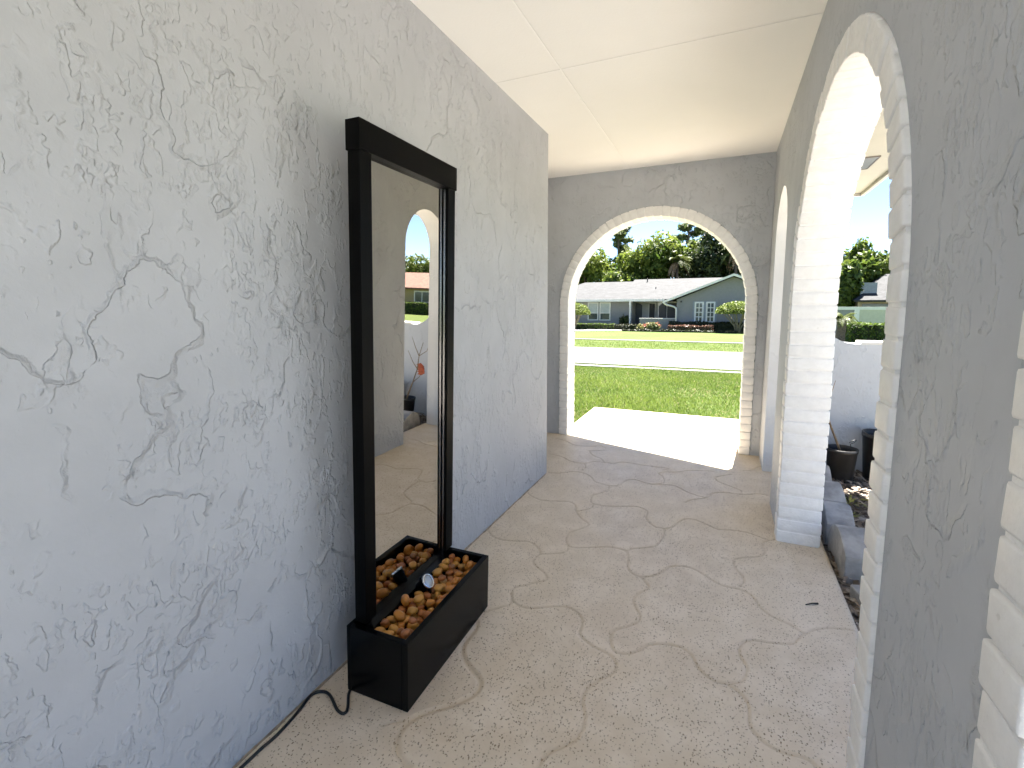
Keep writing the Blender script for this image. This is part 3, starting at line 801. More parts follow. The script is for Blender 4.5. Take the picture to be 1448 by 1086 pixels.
def chips(n, xr, yr, z, smin, smax, seed):
    r = np.random.default_rng(seed)
    x = r.uniform(*xr, n); y = r.uniform(*yr, n); zz = z+r.uniform(.0, .03, n)
    a = r.uniform(0, 2*np.pi, n); l = r.uniform(smin, smax, n); w = l*r.uniform(.15, .5, n); ti = r.normal(0, .35, n); tj = r.normal(0, .35, n)
    ux, uy = np.cos(a), np.sin(a)
    V = np.empty((n, 4, 3))
    for k, (p, q_) in enumerate(((-1, -1), (1, -1), (1, 1), (-1, 1))):
        V[:, k, 0] = x+ux*l*p*.5-uy*w*q_*.5; V[:, k, 1] = y+uy*l*p*.5+ux*w*q_*.5
        V[:, k, 2] = zz+np.sin(ti)*l*p*.4+np.sin(tj)*w*q_*.4
    return V.reshape(-1, 3), np.arange(4*n).reshape(n, 4), np.repeat(r.uniform(0, 1, n)**1.5, 4)
V, F, t = chips(9000, (.545, 1.73), (.6, 4.31), -.045, .012, .075, 9)
tag(np_mesh('mulch', V, F, M['chips'], attr={'tint': t}), 'dry bark chips and leaf litter covering the flower bed', 'mulch', kind='stuff')

# ------------------------------------------------------------------ things in the flower bed
mb = MB()
sw = [(.495, 1.43)]
for k in range(1, 13):
    x = .495+.43*k/12; sw.append((x, .952+.48*(1-k/12)**2))
sw += [(2.6, .952)]
GY0, GY1 = 4.335, 4.505
vs = [(x, GY0, -.2) for x, z in sw]+[(x, GY0, z) for x, z in sw]+[(x, GY1, -.2) for x, z in sw]+[(x, GY1, z) for x, z in sw]
n = len(sw); fs = []
for i in range(n-1):
    fs += [(i, i+1, n+i+1, n+i), (2*n+i+1, 2*n+i, 3*n+i, 3*n+i+1), (n+i, n+i+1, 3*n+i+1, 3*n+i)]
fs += [(0, n, 3*n, 2*n), (n-1, 3*n-1, 4*n-1, 2*n-1)]
gw = thing('garden_wall', 'low stucco garden wall that curves up to meet the porch', 'wall', (0, 0, 0))
mb.add(vs, fs); mb.build('wall', stucco('garden_wall_stucco', (.50, .52, .54), 21.0, .8), gw)
mb = MB(); mb.box(.96, GY0-.008, .9525, 2.62, GY1+.008, .972); mb.build('cap', M['white_trim'], gw, bevel=.004)

def block(x, y, rz, L_, W_, H_, label):
    o = thing('edging_block', label, 'edging block', (x, y, -.06), rz, 'grey edging blocks along the porch floor')
    # tombstone profile in (y, z), rounded at the far top corner, extruded along x
    u_ = W_/.33; k_ = H_/.215
    prof = [(y_*u_, z_*k_) for y_, z_ in ((-.165, 0), (.165, 0), (.165, .05), (.158, .11), (.14, .15), (.11, .18), (.065, .203), (.01, .213), (-.05, .203), (-.11, .178), (-.165, .148))]
    n = len(prof); vs = [(0, p, z) for p, z in prof]+[(L_, p, z) for p, z in prof]
    fs = [tuple(range(n))[::-1], tuple(range(n, 2*n))]+[(i, (i+1) % n, n+(i+1) % n, n+i) for i in range(n)]
    mb = MB(); mb.add(vs, fs); b = mb.build('block', M['block'], bevel=.007)
    me = b.data; bpy.data.objects.remove(b); q_ = bpy.data.objects.new('edging_block', me); COL.objects.link(q_)
    q_.location = o.location; q_.rotation_euler = o.rotation_euler
    for k in ('label', 'category', 'group'): q_[k] = o[k]
    bpy.data.objects.remove(o); q_.name = 'edging_block'
    return q_
block(.560, 2.685, .03, .22, .33, .215, 'grey concrete edging block beside the brick pier, nearest of the rounded ones')
block(.560, 3.05, -.03, .13, .30, .20, 'grey edging block tucked behind the brick pier')
block(.565, 3.42, .03, .15, .30, .20, 'grey edging block behind the narrow arch, beside the leafless plant')
block(.563, 3.78, -.04, .15, .30, .20, 'farthest grey edging block by the low wall')
mb = MB(); mb.box(-.05, -.09, 0, .06, .09, .075); o = mb.build('edging_block', M['block'], bevel=.006)
o.location = (.635, 2.33, -.058); o.rotation_euler = (.05, -.04, .25)
tag(o, 'small half sunken grey block between the floor and the mulch', 'edging block', 'grey edging blocks along the porch floor')

def pot(x, y, r0, r1, h, label, tilt=(0, 0, 0)):
    t_ = thing('plant_pot', label, 'plant pot', (x, y, -.045)); t_.rotation_euler = tilt
    mb = MB(); mb.lathe([(.001, .002), (r0*.95, .002), (r0, .008), (r1*.985, h*.9), (r1*1.03, h*.905), (r1*1.04, h), (r1*.97, h), (r1*.93, h*.9), (r0*.93, h*.2), (.001, h*.2)], n=36)
    mb.build('pot', M['pot'], t_)
    mb = MB(); mb.lathe([(.001, h*.80), (r1*.5, h*.815), (r1*.915, h*.79)], n=24); mb.build('soil', M['soil'], t_)
    return t_
pot(.835, 4.06, .078, .098, .25, 'black nursery pot with a bare stem, at the foot of the low wall')
pot(1.085, 4.17, .085, .125, .36, 'taller black pot half hidden behind the white brick jamb', (.02, .05, 0))
# bare branching plant
pl = thing('potted_plant', 'bare thin stemmed plant with one red leaf growing from the black pot', 'plant', (.835, 4.06, .155))
P0 = [(0, 0, 0), (-.04, -.01, .10), (-.085, 0, .22), (-.13, .01, .36), (-.155, .0, .50), (-.19, .02, .64)]
mb = MB(); mb.tube(P0, [.009, .008, .007, .0055, .004, .0022], 7)
for a, pts in ((2, [(-.085, 0, .22), (-.15, .02, .28), (-.19, .03, .36)]), (3, [(-.13, .01, .36), (-.10, -.03, .44), (-.09, -.10, .56)]),
               (4, [(-.155, 0, .50), (-.21, .06, .55), (-.24, .08, .66)]), (4, [(-.155, 0, .5), (-.14, -.05, .60), (-.13, -.09, .70)])):
    mb.tube(pts, [.0042, .003, .0016], 6)
mb.build('stem', M['stem'], pl)
mb = MB()
for k in range(5):
    a = k*.5-1.0; c = Vector((-.245+.010*k, .012*k-.02, .335+.013*k))
    mb.add([c, c+Vector((.04, -.01, .030+.01*a)), c+Vector((.105, .01, -.004+.02*a)), c+Vector((.05, .01, -.030))], [(0, 1, 2, 3)], 0, True)
mb.build('red_leaf', M['red'], pl)
mb = MB(); hp = [(.0, .0, -.06), (.0, 0, .05)]
hp += [(.035*math.sin(a*.7)-.0, .015*math.sin(a), .078+.028*(1-math.cos(a))*.6) for a in [k*.5 for k in range(11)]]
mb.tube([(.878+p[0], 4.03+p[1], .17+p[2]) for p in hp], .0026, 6)
tag(mb.build('wire_hoop', M['rubber']), 'thin dark wire with a loop standing in the nursery pot', 'wire')

def weed(x, y, n, L_, label, seed):
    r = random.Random(seed); mb = MB()
    t_ = thing('weed', label, 'weed', (x, y, -.04))
    for k in range(n):
        a = r.uniform(0, 6.28); l = L_*r.uniform(.6, 1.1); hh = r.uniform(.4, .9); w = .006
        d = Vector((math.cos(a), math.sin(a), 0)); s = Vector((-math.sin(a), math.cos(a), 0))*w
        p = [Vector((0, 0, 0)), d*l*.4+Vector((0, 0, l*hh*.6)), d*l*.8+Vector((0, 0, l*hh*.7)), d*l+Vector((0, 0, l*hh*.5))]
        mb.add([p[0]-s*.6, p[0]+s*.6, p[1]-s, p[1]+s, p[2]-s*.8, p[2]+s*.8, p[3]], [(0, 1, 3, 2), (2, 3, 5, 4), (4, 5, 6)], 0, True)
    mb.build('leaf_tuft', M['weedleaf'], t_, fix=False)
M['weedleaf'] = plain('weed_leaf', (.26, .24, .05), .6, var=.35, vscale=30)
weed(.80, 3.55, 16, .13, 'yellowish weed growing in the sunlit bark beside the blocks', 4)
weed(.74, 3.30, 10, .09, 'smaller yellow green weed in front of the first one', 8)

# ------------------------------------------------------------------ vegetation helpers
def leaf_arrays(n, centers, radii, size, seed, aspect=1.6, droop=0.0, shell=.55, flat=1.0):
    r = np.random.default_rng(seed)
    centers = np.array(centers, float); radii = np.array(radii, float)
    if radii.ndim == 1: radii = np.repeat(radii[:, None], 3, 1)
    vol = radii.prod(1)**(2/3); k = r.choice(len(centers), n, p=vol/vol.sum())
    d = r.normal(size=(n, 3)); d /= np.linalg.norm(d, axis=1)[:, None]
    rad = shell+(1-shell)*r.uniform(0, 1, n)**.6
    rad *= 1+.10*r.normal(size=n)
    c = centers[k]+d*radii[k]*rad[:, None]
    nrm = d*.6+r.normal(size=(n, 3))*.7; nrm[:, 2] += .35*flat
    nrm /= np.linalg.norm(nrm, axis=1)[:, None]
    u = np.cross(nrm, r.normal(size=(n, 3))); u /= np.linalg.norm(u, axis=1)[:, None]
    u[:, 2] -= droop; u /= np.linalg.norm(u, axis=1)[:, None]
    w = np.cross(nrm, u)
    s = size*r.uniform(.55, 1.3, n)[:, None]
    V = np.stack([c-u*s*.5*aspect, c+w*s*.42-u*s*.05, c+u*s*.5*aspect, c-w*s*.42-u*s*.05], 1)
    lob = r.uniform(-.22, .22, len(centers))[k]
    t = np.clip(.45+lob+r.normal(0, .2, n), 0, .9)
    return V.reshape(-1, 3), np.arange(4*n).reshape(n, 4), np.repeat(t, 4)

def lobes(n, rx, rz, cz, seed, lr=(.28, .45), top=0.0):
    r = random.Random(seed); cs = []; rs = []
    for k in range(n):
        a = r.uniform(0, 6.283); e = math.asin(r.uniform(-.75, 1)); q_ = r.uniform(.35, .78)
        cs.append((rx*q_*math.cos(a)*math.cos(e), rx*q_*math.sin(a)*math.cos(e), cz+rz*q_*math.sin(e)+top*r.random()))
        s = r.uniform(*lr); rs.append((rx*s, rx*s, rz*s*.85))
    return cs, rs

def tree(name, x, y, H, rx, kind, label, seed, cz=None, rz=None, n=5200, nl=20, leaf=.34, group='trees behind the houses', mat='leaf_mid', trunk=.22):
    t_ = thing(name, label, 'tree', (x, y, tz(y)-.05), 0, group)
    rz = rz or H*.36; cz = cz or H-rz
    cs, rs = lobes(nl, rx, rz, cz, seed)
    r = random.Random(seed+1)
    mb = MB(); bend = [(r.uniform(-.3, .3)*k/4, r.uniform(-.3, .3)*k/4, (cz)*k/4) for k in range(5)]; bend[0] = (0, 0, 0)
    mb.tube(bend, [trunk*1.25, trunk, trunk*.85, trunk*.7, trunk*.45], 9)
    for c in cs[:10]:
        k = r.randint(2, 4); b = Vector(bend[k]); c = Vector(c)
        m_ = b.lerp(c, .5)+Vector((0, 0, -.08*(c-b).length))
        mb.tube([b, m_, c], [trunk*.42, trunk*.26, trunk*.08], 6)
    mb.build('trunk', M['bark'], t_)
    V, F, t = leaf_arrays(n, cs, rs, leaf, seed)
    np_mesh('crown', V, F, M[mat], t_, {'tint': t})
    return t_

def pine(x, y, H, seed, label, n=2600, group='trees behind the houses'):
    t_ = thing('pine_tree', label, 'tree', (x, y, tz(y)-.05), 0, group)
    r = random.Random(seed); mb = MB()
    mb.tube([(0, 0, 0), (.1, .05, H*.4), (-.05, .1, H*.75), (.05, 0, H*.98)], [.26, .2, .13, .04], 9)
    cs = []; rs = []
    for k in range(17):
        z = H*(.52+.46*k/16); a = r.uniform(0, 6.28); l = (1-.75*(k/16))*H*.24*r.uniform(.55, 1.1)
        e = Vector((l*math.cos(a), l*math.sin(a), z+l*.25))
        mb.tube([(0, 0, z-.2), (e.x*.5, e.y*.5, z+l*.05), e], [.06, .045, .02], 6)
        for q_ in (.6, 1.0):
            cs.append((e.x*q_, e.y*q_, z+l*.2*q_+.1)); s = r.uniform(.45, .85); rs.append((s, s, s*.55))
    mb.build('trunk', M['bark'], t_)
    V, F, t = leaf_arrays(n, cs, rs, .30, seed, aspect=2.6, shell=.2)
    np_mesh('crown', V, F, M['leaf_pine'], t_, {'tint': t})
    return t_

def frond(mb, base, az, L_, up, droop, w, r, n=9):
    d = Vector((math.cos(az), math.sin(az), 0)); s = Vector((-math.sin(az), math.cos(az), 0))
    pts = [base+d*(L_*k/n)*(1-.12*k/n)+Vector((0, 0, up*L_*(k/n)-droop*L_*(k/n)**2)) for k in range(n+1)]
    mb.tube(pts, [.02*L_*(1-.85*k/n)+.003 for k in range(n+1)], 5)
    for k in range(1, n+1):
        for sd in (-1, 1):
            for h_ in (0, .5):
                q_ = pts[k-1].lerp(pts[k], h_); ww = w*math.sin(math.pi*min(1, (k+h_)/(n+1))**.7)*r.uniform(.8, 1.1)
                tip = q_+s*sd*ww+d*ww*.55+Vector((0, 0, -ww*.35)); m_ = q_.lerp(tip, .5)+Vector((0, 0, ww*.12))
                tw = (pts[k]-pts[k-1])*.2
                mb.add([q_-tw, q_+tw, m_+tw*.8, tip, m_-tw*.8], [(0, 1, 2, 3, 4)], 0)

def palm(x, y, H, L_, nf, label, seed, name='palm_tree', group=None, tr=.16, up=(.0, .75), skirt=0):
    t_ = thing(name, label, 'tree' if H > 3 else 'palm', (x, y, tz(y)-.03), 0, group)
    r = random.Random(seed); mb = MB()
    mb.tube([(0, 0, 0), (0, .02, H*.33), (.03, 0, H*.66), (0, 0, H)], [tr*1.15, tr, tr*.9, tr*1.05], 10); mb.build('trunk', M['bark'], t_)
    mb = MB()
    for k in range(nf): frond(mb, Vector((0, 0, H)), k*2.4+r.uniform(-.2, .2), L_*r.uniform(.85, 1.1), r.uniform(*up), r.uniform(.45, .9), L_*.26, r)
    o = mb.build('fronds', M['leaf_palm'], t_, fix=False)
    a = o.data.attributes.new('tint', 'FLOAT', 'POINT'); a.data.foreach_set('value', np.random.default_rng(seed).uniform(0, .9, len(o.data.vertices)).astype(np.float32))
    if skirt:
        mb = MB()
        for k in range(skirt): frond(mb, Vector((0, 0, H-.1)), k*2.1+r.uniform(-.3, .3), L_*.7, r.uniform(-.5, -.1), r.uniform(.6, 1.1), L_*.16, r, 6)
        mb.build('dead_fronds', M['deadfrond'], t_, fix=False)
    return t_
M['deadfrond'] = plain('dead_frond', (.25, .165, .09), .8, var=.3, vscale=2)

def box_hedge(name, x0, y0, x1, y1, H, mat, label, seed, leaf=.085, dens=260, group=None, rough=.05, cat='hedge', round_=0.0):
    """Clipped hedge: a dark twiggy core and leaves standing out of its faces."""
    z0 = min(tz(y0), tz(y1))-.03
    t_ = thing(name, label, cat, ((x0+x1)/2, (y0+y1)/2, z0), 0, group)
    w_, d_ = x1-x0, y1-y0; r = np.random.default_rng(seed)
    mb = MB(); i = min(.05, w_*.2, d_*.2); mb.box(-w_/2+i, -d_/2+i, 0, w_/2-i, d_/2-i, H-i); mb.build('twigs', M['hedge_core'], t_, bevel=i*.6)
    fl = [(w_*d_, 'T'), (w_*H, 'F'), (w_*H, 'B'), (d_*H, 'L'), (d_*H, 'R')]
    Ps = []; Ns = []
    for A, k in fl:
        n = max(12, int(A*dens)); a = r.uniform(-.5, .5, n); b = r.uniform(-.5, .5, n); j = r.normal(0, rough*.5, n)-i*.3
        if k == 'T': P = np.stack([a*w_, b*d_, H+j], -1); nn = (0, 0, 1)
        if k == 'F': P = np.stack([a*w_, -d_/2-j, (b+.5)*H], -1); nn = (0, -1, 0)
        if k == 'B': P = np.stack([a*w_, d_/2+j, (b+.5)*H], -1); nn = (0, 1, 0)
        if k == 'L': P = np.stack([-w_/2-j, a*d_, (b+.5)*H], -1); nn = (-1, 0, 0)
        if k == 'R': P = np.stack([w_/2+j, a*d_, (b+.5)*H], -1); nn = (1, 0, 0)
        Ps.append(P); Ns.append(np.repeat(np.array([nn], float), n, 0))
    P = np.vstack(Ps); Nn = np.vstack(Ns); n = len(P)
    P[:, 2] += rough*.6*np.sin(P[:, 0]*3.1+seed)*(P[:, 2] > H*.7)
    nrm = Nn*.7+r.normal(size=(n, 3))*.6; nrm /= np.linalg.norm(nrm, axis=1)[:, None]
    u = np.cross(nrm, r.normal(size=(n, 3))); u /= np.linalg.norm(u, axis=1)[:, None]; w2 = np.cross(nrm, u)
    s = leaf*r.uniform(.6, 1.3, n)[:, None]
    V = np.stack([P-u*s*.7, P+w2*s*.42, P+u*s*.7, P-w2*s*.42], 1).reshape(-1, 3)
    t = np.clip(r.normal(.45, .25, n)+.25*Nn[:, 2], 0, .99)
    np_mesh('leaves', V, np.arange(4*n).reshape(n, 4), M[mat], t_, {'tint': np.repeat(t, 4)})
    return t_
M['hedge_core'] = plain('hedge_twigs', (.02, .026, .010), .9, var=.3, vscale=10)

def topiary(x, y, r_, zc, H, label, seed):
    t_ = thing('topiary_tree', label, 'shrub', (x, y, tz(y)-.03), 0, 'umbrella clipped shrubs by the house opposite')
    zb = tz(y); r = random.Random(seed); mb = MB()
    for k in range(11):
        a = k*.571; q_ = r.uniform(.35, .85)*r_
        mb.tube([(.10*math.cos(a), .10*math.sin(a), 0), (.2*q_*math.cos(a), .2*q_*math.sin(a), (zc-zb)*.35), (.6*q_*math.cos(a), .6*q_*math.sin(a), (zc-zb)*.75), (q_*math.cos(a), q_*math.sin(a), zc-zb+.1)], [.06, .05, .04, .02], 6)
    mb.build('stem', M['stemgrey'], t_)
    rr = np.random.default_rng(seed); n = 5200
    a = rr.uniform(0, 6.283, n); e = np.arcsin(rr.uniform(-.16, 1, n)); rad = r_*(1-.30*rr.uniform(0, 1, n)**1.6+.02*rr.normal(size=n))
    P = np.stack([rad*np.cos(a)*np.cos(e), rad*np.sin(a)*np.cos(e), (zc-zb)+np.maximum(rad*np.sin(e), -.12)*(H/r_)], -1)
    nrm = P*.2+rr.normal(size=(n, 3))*.6; nrm /= np.linalg.norm(nrm, axis=1)[:, None]
    u = np.cross(nrm, rr.normal(size=(n, 3))); u /= np.linalg.norm(u, axis=1)[:, None]; w2 = np.cross(nrm, u); s = .10*rr.uniform(.6, 1.4, n)[:, None]
    V = np.stack([P-u*s*.7, P+w2*s*.42, P+u*s*.7, P-w2*s*.42], 1).reshape(-1, 3)
    np_mesh('crown', V, np.arange(4*n).reshape(n, 4), M['leaf_topiary'], t_, {'tint': np.repeat(np.clip(rr.normal(.5, .25, n), 0, .9), 4)})
M['stemgrey'] = plain('grey_stems', (.20, .17, .11), .8, var=.3, vscale=8)

# ------------------------------------------------------------------ house opposite
ZG = -.88
hs = thing('house', 'long single storey blue grey house with grey shingle roof across the road', 'house', (-5, 43, ZG))
def H_(mb, name, mat, parent=None, bevel=0.0, label=None):
    for i, v in enumerate(mb.v): mb.v[i] = (v[0]+5, v[1]-43, v[2]-ZG)
    o = mb.build(name, mat, parent or hs, bevel)
    if label: o['label'] = label
    return o
mb = MB(); mb.box(-17.0, 43.5, ZG, -7.66, 50.5, 1.69)
H_(mb, 'wall', M['house_wall'], label='blue grey front wall with the paired sash windows')
mb = MB(); mb.prism([(-7.64, 43.5), (-7.64, 45.2), (-3.62, 45.2), (-3.62, 46.2), (-7.65, 46.2), (-7.66, 43.5)], ZG, 1.60)
H_(mb, 'wall', M['house_pale'], label='pale wall at the back of the entry recess')
mb = MB()
gab = [(-3.6, ZG), (4.75, ZG), (4.75, 1.72), (.55, 3.45), (-3.6, 1.72)]
mb.add([(x, 41.0, z) for x, z in gab]+[(x, 50, z) for x, z in gab], [(0, 1, 2, 3, 4), (9, 8, 7, 6, 5)]+[(i, (i+1) % 5, 5+(i+1) % 5, 5+i) for i in range(5)])
H_(mb, 'wall', M['house_wall'], label='blue grey gable end wall of the wing')
# main roof, ridge stepped up over the right half, hipped at the left
mb = MB(); ye, ze = 42.55, 1.78; th = .12
def slope(x0, x1, yr, zr, x0r=None):
    x0r = x0 if x0r is None else x0r
    vs = [(x0, ye, ze), (x1, ye, ze), (x1, yr, zr), (x0r, yr, zr)]; vb = [(a, b, c-th) for a, b, c in vs]
    mb.add(vs+vb, [(0, 1, 2, 3), (4, 7, 6, 5), (0, 4, 5, 1), (1, 5, 6, 2), (2, 6, 7, 3), (3, 7, 4, 0)])
    yb = 2*yr-ye
    vs = [(x0, yb, ze), (x1, yb, ze), (x1, yr, zr-.003), (x0r, yr, zr-.003)]; vb = [(a, b, c-th) for a, b, c in vs]
    mb.add(vs+vb, [(0, 3, 2, 1), (4, 5, 6, 7), (0, 1, 5, 4), (1, 2, 6, 5), (3, 0, 4, 7)])
slope(-17.4, -8.72, 50.0, 3.70, -13.8)
slope(-8.72, 1.0, 50.85, 3.93)
mb.add([(-17.4, ye, ze), (-13.8, 50, 3.70), (-17.4, 57.45, ze)], [(0, 1, 2)])
roof = H_(mb, 'roof', M['shingle'], label='grey shingle roof of the main range')
mb = MB()
vs = [(-4.62, 40.45, 1.60), (.55, 40.45, 3.66), (.55, 51, 3.66), (-4.62, 51, 1.60)]
mb.add(vs+[(a, b, c-.1) for a, b, c in vs], [(0, 1, 2, 3), (4, 7, 6, 5), (0, 4, 5, 1), (1, 5, 6, 2), (2, 6, 7, 3), (3, 7, 4, 0)])
vs = [(5.72, 40.45, 1.60), (.552, 40.45, 3.66), (.552, 51, 3.66), (5.72, 51, 1.60)]
mb.add(vs+[(a, b, c-.1) for a, b, c in vs], [(0, 3, 2, 1), (4, 5, 6, 7), (0, 1, 5, 4), (2, 3, 7, 6), (3, 0, 4, 7)])
H_(mb, 'roof', M['shingle'], label='grey gable roof of the wing')
mb = MB()
for sg in (-1, 1):
    xe = .55+sg*5.2
    vs = [(xe, 40.40, 1.41), (.55+sg*.001, 40.40, 3.49), (.55+sg*.001, 40.40, 3.67), (xe, 40.40, 1.59)]
    mb.add(vs+[(a, 40.44, c) for a, b, c in vs], [(0, 1, 2, 3), (4, 7, 6, 5), (0, 4, 5, 1), (2, 6, 7, 3), (3, 7, 4, 0)])
mb.box(-17.45, 42.46, 1.60, -4.75, 42.545, 1.80)
H_(mb, 'fascia', M['white_trim'])
mb = MB(); mb.box(-17.3, 42.56, 1.64, -7.6, 43.49, 1.66); mb.box(-7.58, 42.56, 1.61, -4.7, 45.19, 1.63)
mb.add([(-4.6, 40.46, 1.5), (-3.61, 40.46, 1.9), (-3.61, 42.5, 1.9), (-4.6, 42.5, 1.5)], [(0, 1, 2, 3)])
H_(mb, 'soffit', M['soffit'])
mb = MB(); mb.lathe([(.06, 0), (.06, .3), (.10, .31), (.001, .34)], (-7.25, 49.6, 3.62), 10); H_(mb, 'roof_vent', M['vent'], roof)
mb = MB(); mb.lathe([(.05, 0), (.05, .28), (.001, .30)], (-6.0, 46.5, 2.72), 10)
H_(mb, 'roof_vent', M['vent'], roof)
# paired sash windows
for xa, xb in ((-11.72, -10.71), (-10.60, -9.58)):
    mb = MB(); y = 43.44; f = .09
    mb.box(xa, y, -.13, xa+f, 43.498, 1.54); mb.box(xb-f, y, -.13, xb, 43.498, 1.54); mb.box(xa+f, y, 1.45, xb-f, 43.498, 1.54); mb.box(xa+f, y, -.13, xb-f, 43.498, -.04); mb.box(xa+f, y+.01, .52, xb-f, 43.498, .59)
    fr_ = H_(mb, 'window', M['white_trim'])
    mb = MB(); mb.box(xa+f, 43.475, .59, xb-f, 43.497, 1.45); H_(mb, 'blind', M['blind'], fr_)
    mb = MB(); mb.box(xa+f, 43.475, -.04, xb-f, 43.497, .52); H_(mb, 'pane', M['pane'], fr_)
# french windows with muntins, dark shutters beside them
for xa, xb in ((-2.22, -1.53), (-1.36, -.68)):
    mb = MB(); y = 40.93; z0, z1 = -.16, 1.53; f = .12
    mb.box(xa, y, z0, xa+f, 40.998, z1); mb.box(xb-f, y, z0, xb, 40.998, z1); mb.box(xa+f, y, z1-f, xb-f, 40.998, z1); mb.box(xa+f, y, z0, xb-f, 40.998, z0+f)
    mb.box((xa+xb)/2-.03, y+.008, z0+f, (xa+xb)/2+.03, 40.998, z1-f)
    for k in (1, 2, 3):
        zz = z0+f+(z1-z0-2*f)*k/4
        mb.box(xa+f, y+.014, zz-.03, (xa+xb)/2-.03, 40.998, zz+.03); mb.box((xa+xb)/2+.03, y+.014, zz-.03, xb-f, 40.998, zz+.03)
    fr_ = H_(mb, 'window', M['white_trim'])
    mb = MB(); mb.box(xa+f, 40.975, z0+f, xb-f, 40.997, z1-f); H_(mb, 'pane', M['pane'], fr_)
mb = MB()
for xa, xb in ((-2.36, -2.235), (-1.515, -1.375), (-.665, -.54)): mb.box(xa, 40.95, -.2, xb, 40.998, 1.58)
H_(mb, 'shutter', M['grey_metal'])
mb = MB(); mb.box(-3.32, 40.93, 1.48, -3.2, 40.998, 1.62); H_(mb, 'wall_lamp', M['dark_screen'])
# entry: post, door, side lights, low wall with dark screens
mb = MB(); mb.box(-7.72, 42.62, ZG, -7.60, 42.72, 1.5); mb.box(-7.74, 42.52, 1.3, -7.58, 42.62, 1.60)
H_(mb, 'downspout', M['white_trim'])
mb = MB(); mb.tube([(-4.62, 40.55, 1.50), (-4.45, 40.6, 1.34), (-3.8, 40.75, 1.14), (-3.62, 40.85, 1.02), (-3.60, 40.9, .8), (-3.60, 40.9, ZG)], .075, 8)
H_(mb, 'downspout', M['white_trim'])
mb = MB(); arcp = [(-7.0, ZG+.02), (-7.0, 1.30)]+[(-7.55+.55*math.cos(k*math.pi/16), 1.18+.30*math.sin(k*math.pi/16)) for k in range(1, 9)]+[(-7.6, 1.45), (-7.6, ZG+.02)]
mb.add([(x, 45.13, z) for x, z in arcp]+[(x, 45.19, z) for x, z in arcp], [tuple(range(len(arcp)))]+[(i, i+1, len(arcp)+i+1, len(arcp)+i) for i in range(len(arcp)-1)])
H_(mb, 'door', M['door'])
for xa, xb in ((-6.36, -5.86), (-5.5, -5.3)):
    mb = MB(); mb.box(xa-.05, 45.12, -.1, xb+.05, 45.195, 1.5); fr_ = H_(mb, 'window', M['white_trim'])
    mb = MB(); mb.box(xa, 45.10, 0, xb, 45.118, 1.42); H_(mb, 'pane', M['dark_screen'], fr_)
mb = MB(); mb.box(-6.62, 41.45, ZG, -3.62, 41.62, .12); H_(mb, 'low_wall', M['house_wall'])
mb = MB(); mb.box(-6.65, 41.42, .123, -3.62, 41.65, .17); H_(mb, 'wall_cap', M['white_trim'])
mb = MB(); 
for xa, xb in ((-5.24, -4.62), (-4.54, -3.63)):
    ap = [(xa, .17), (xb, .17), (xb, 1.45 if xb > -4 else 1.25), (xa+.3 if xb < -4 else xa, 1.45), (xa, 1.2)]
    mb.add([(x, 43.0, z) for x, z in ap]+[(x, 43.06, z) for x, z in ap], [(0, 1, 2, 3, 4), (9, 8, 7, 6, 5)]+[(i, (i+1) % 5, 5+(i+1) % 5, 5+i) for i in range(5)])
H_(mb, 'screen', M['dark_screen'])
mb = MB(); mb.box(-5.3, 43.07, ZG, -3.62, 43.2, 1.58); H_(mb, 'wall', M['house_pale'], label='pale inner wall behind the dark entry screens')

# planting in front of it
box_hedge('hedge', -17, 40.2, -8.55, 40.9, .55, 'leaf_hedge', 'low light green hedge under the sash windows opposite', 31, leaf=.10, dens=150)
box_hedge('hedge', -8.5, 40.0, -6.75, 40.8, .50, 'leaf_hedge_dark', 'short dark hedge beside the entry opposite', 32, leaf=.10, dens=200)
box_hedge('hedge', -4.05, 39.6, 4.6, 40.3, .78, 'leaf_hedge_dark', 'dark red green hedge along the gable wall opposite', 33, leaf=.10, dens=170)
box_hedge('hedge', -3.98, 38.6, -.72, 39.3, .52, 'leaf_pinkish', 'clipped hedge with a pinkish top in front of the darker hedge', 34, leaf=.10, dens=200)
box_hedge('hedge', -7.35, 37.6, 5.0, 37.95, .20, 'leaf_hedge_dark', 'very low dark border hedge edging the lawn opposite', 35, leaf=.09, dens=200)
def bush(x, y, w_, d_, h_, mat, label, seed, n=2200, leaf=.11, name='flowering_bush', cat='bush'):
    t_ = thing(name, label, cat, (x, y, tz(y)-.02))
    cs, rs = [], []; r = random.Random(seed)
    for k in range(9): cs.append((r.uniform(-.4, .4)*w_, r.uniform(-.4, .4)*d_, h_*r.uniform(.35, .6))); rs.append((w_*.2, d_*.3, h_*.42))
    mb = MB()
    for c in cs: mb.tube([(c[0]*.4, c[1]*.4, 0), (c[0]*.8, c[1]*.8, c[2]*.6), c], [.03, .02, .01], 5)
    mb.build('stem', M['stemgrey'], t_)
    V, F, t = leaf_arrays(n, cs, rs, leaf, seed, shell=.4)
    hi = np.repeat(V.reshape(-1, 4, 3)[:, :, 2].mean(1) > h_*.55, 4)
    rr = np.random.default_rng(seed); t = np.where(hi & np.repeat(rr.uniform(0, 1, n) < .28, 4), 1.0, t)
    np_mesh('leaves', V, F, M[mat], t_, {'tint': t})
bush(-5.55, 38.9, 1.9, .9, .75, 'leaf_flower', 'orange flowering bush in front of the low entry wall opposite', 41)
bush(-8.15, 43.0, .8, .6, 1.3, 'leaf_dark', 'dark bush against the blue grey wall beside the entry post', 42, 1500, .12, 'shrub', 'shrub')
topiary(-11.75, 39.2, 1.35, .62, .88, 'umbrella clipped shrub in front of the left sash window', 51)
topiary(.95, 38.7, 1.55, .75, .80, 'umbrella clipped shrub in front of the gable wall', 52)

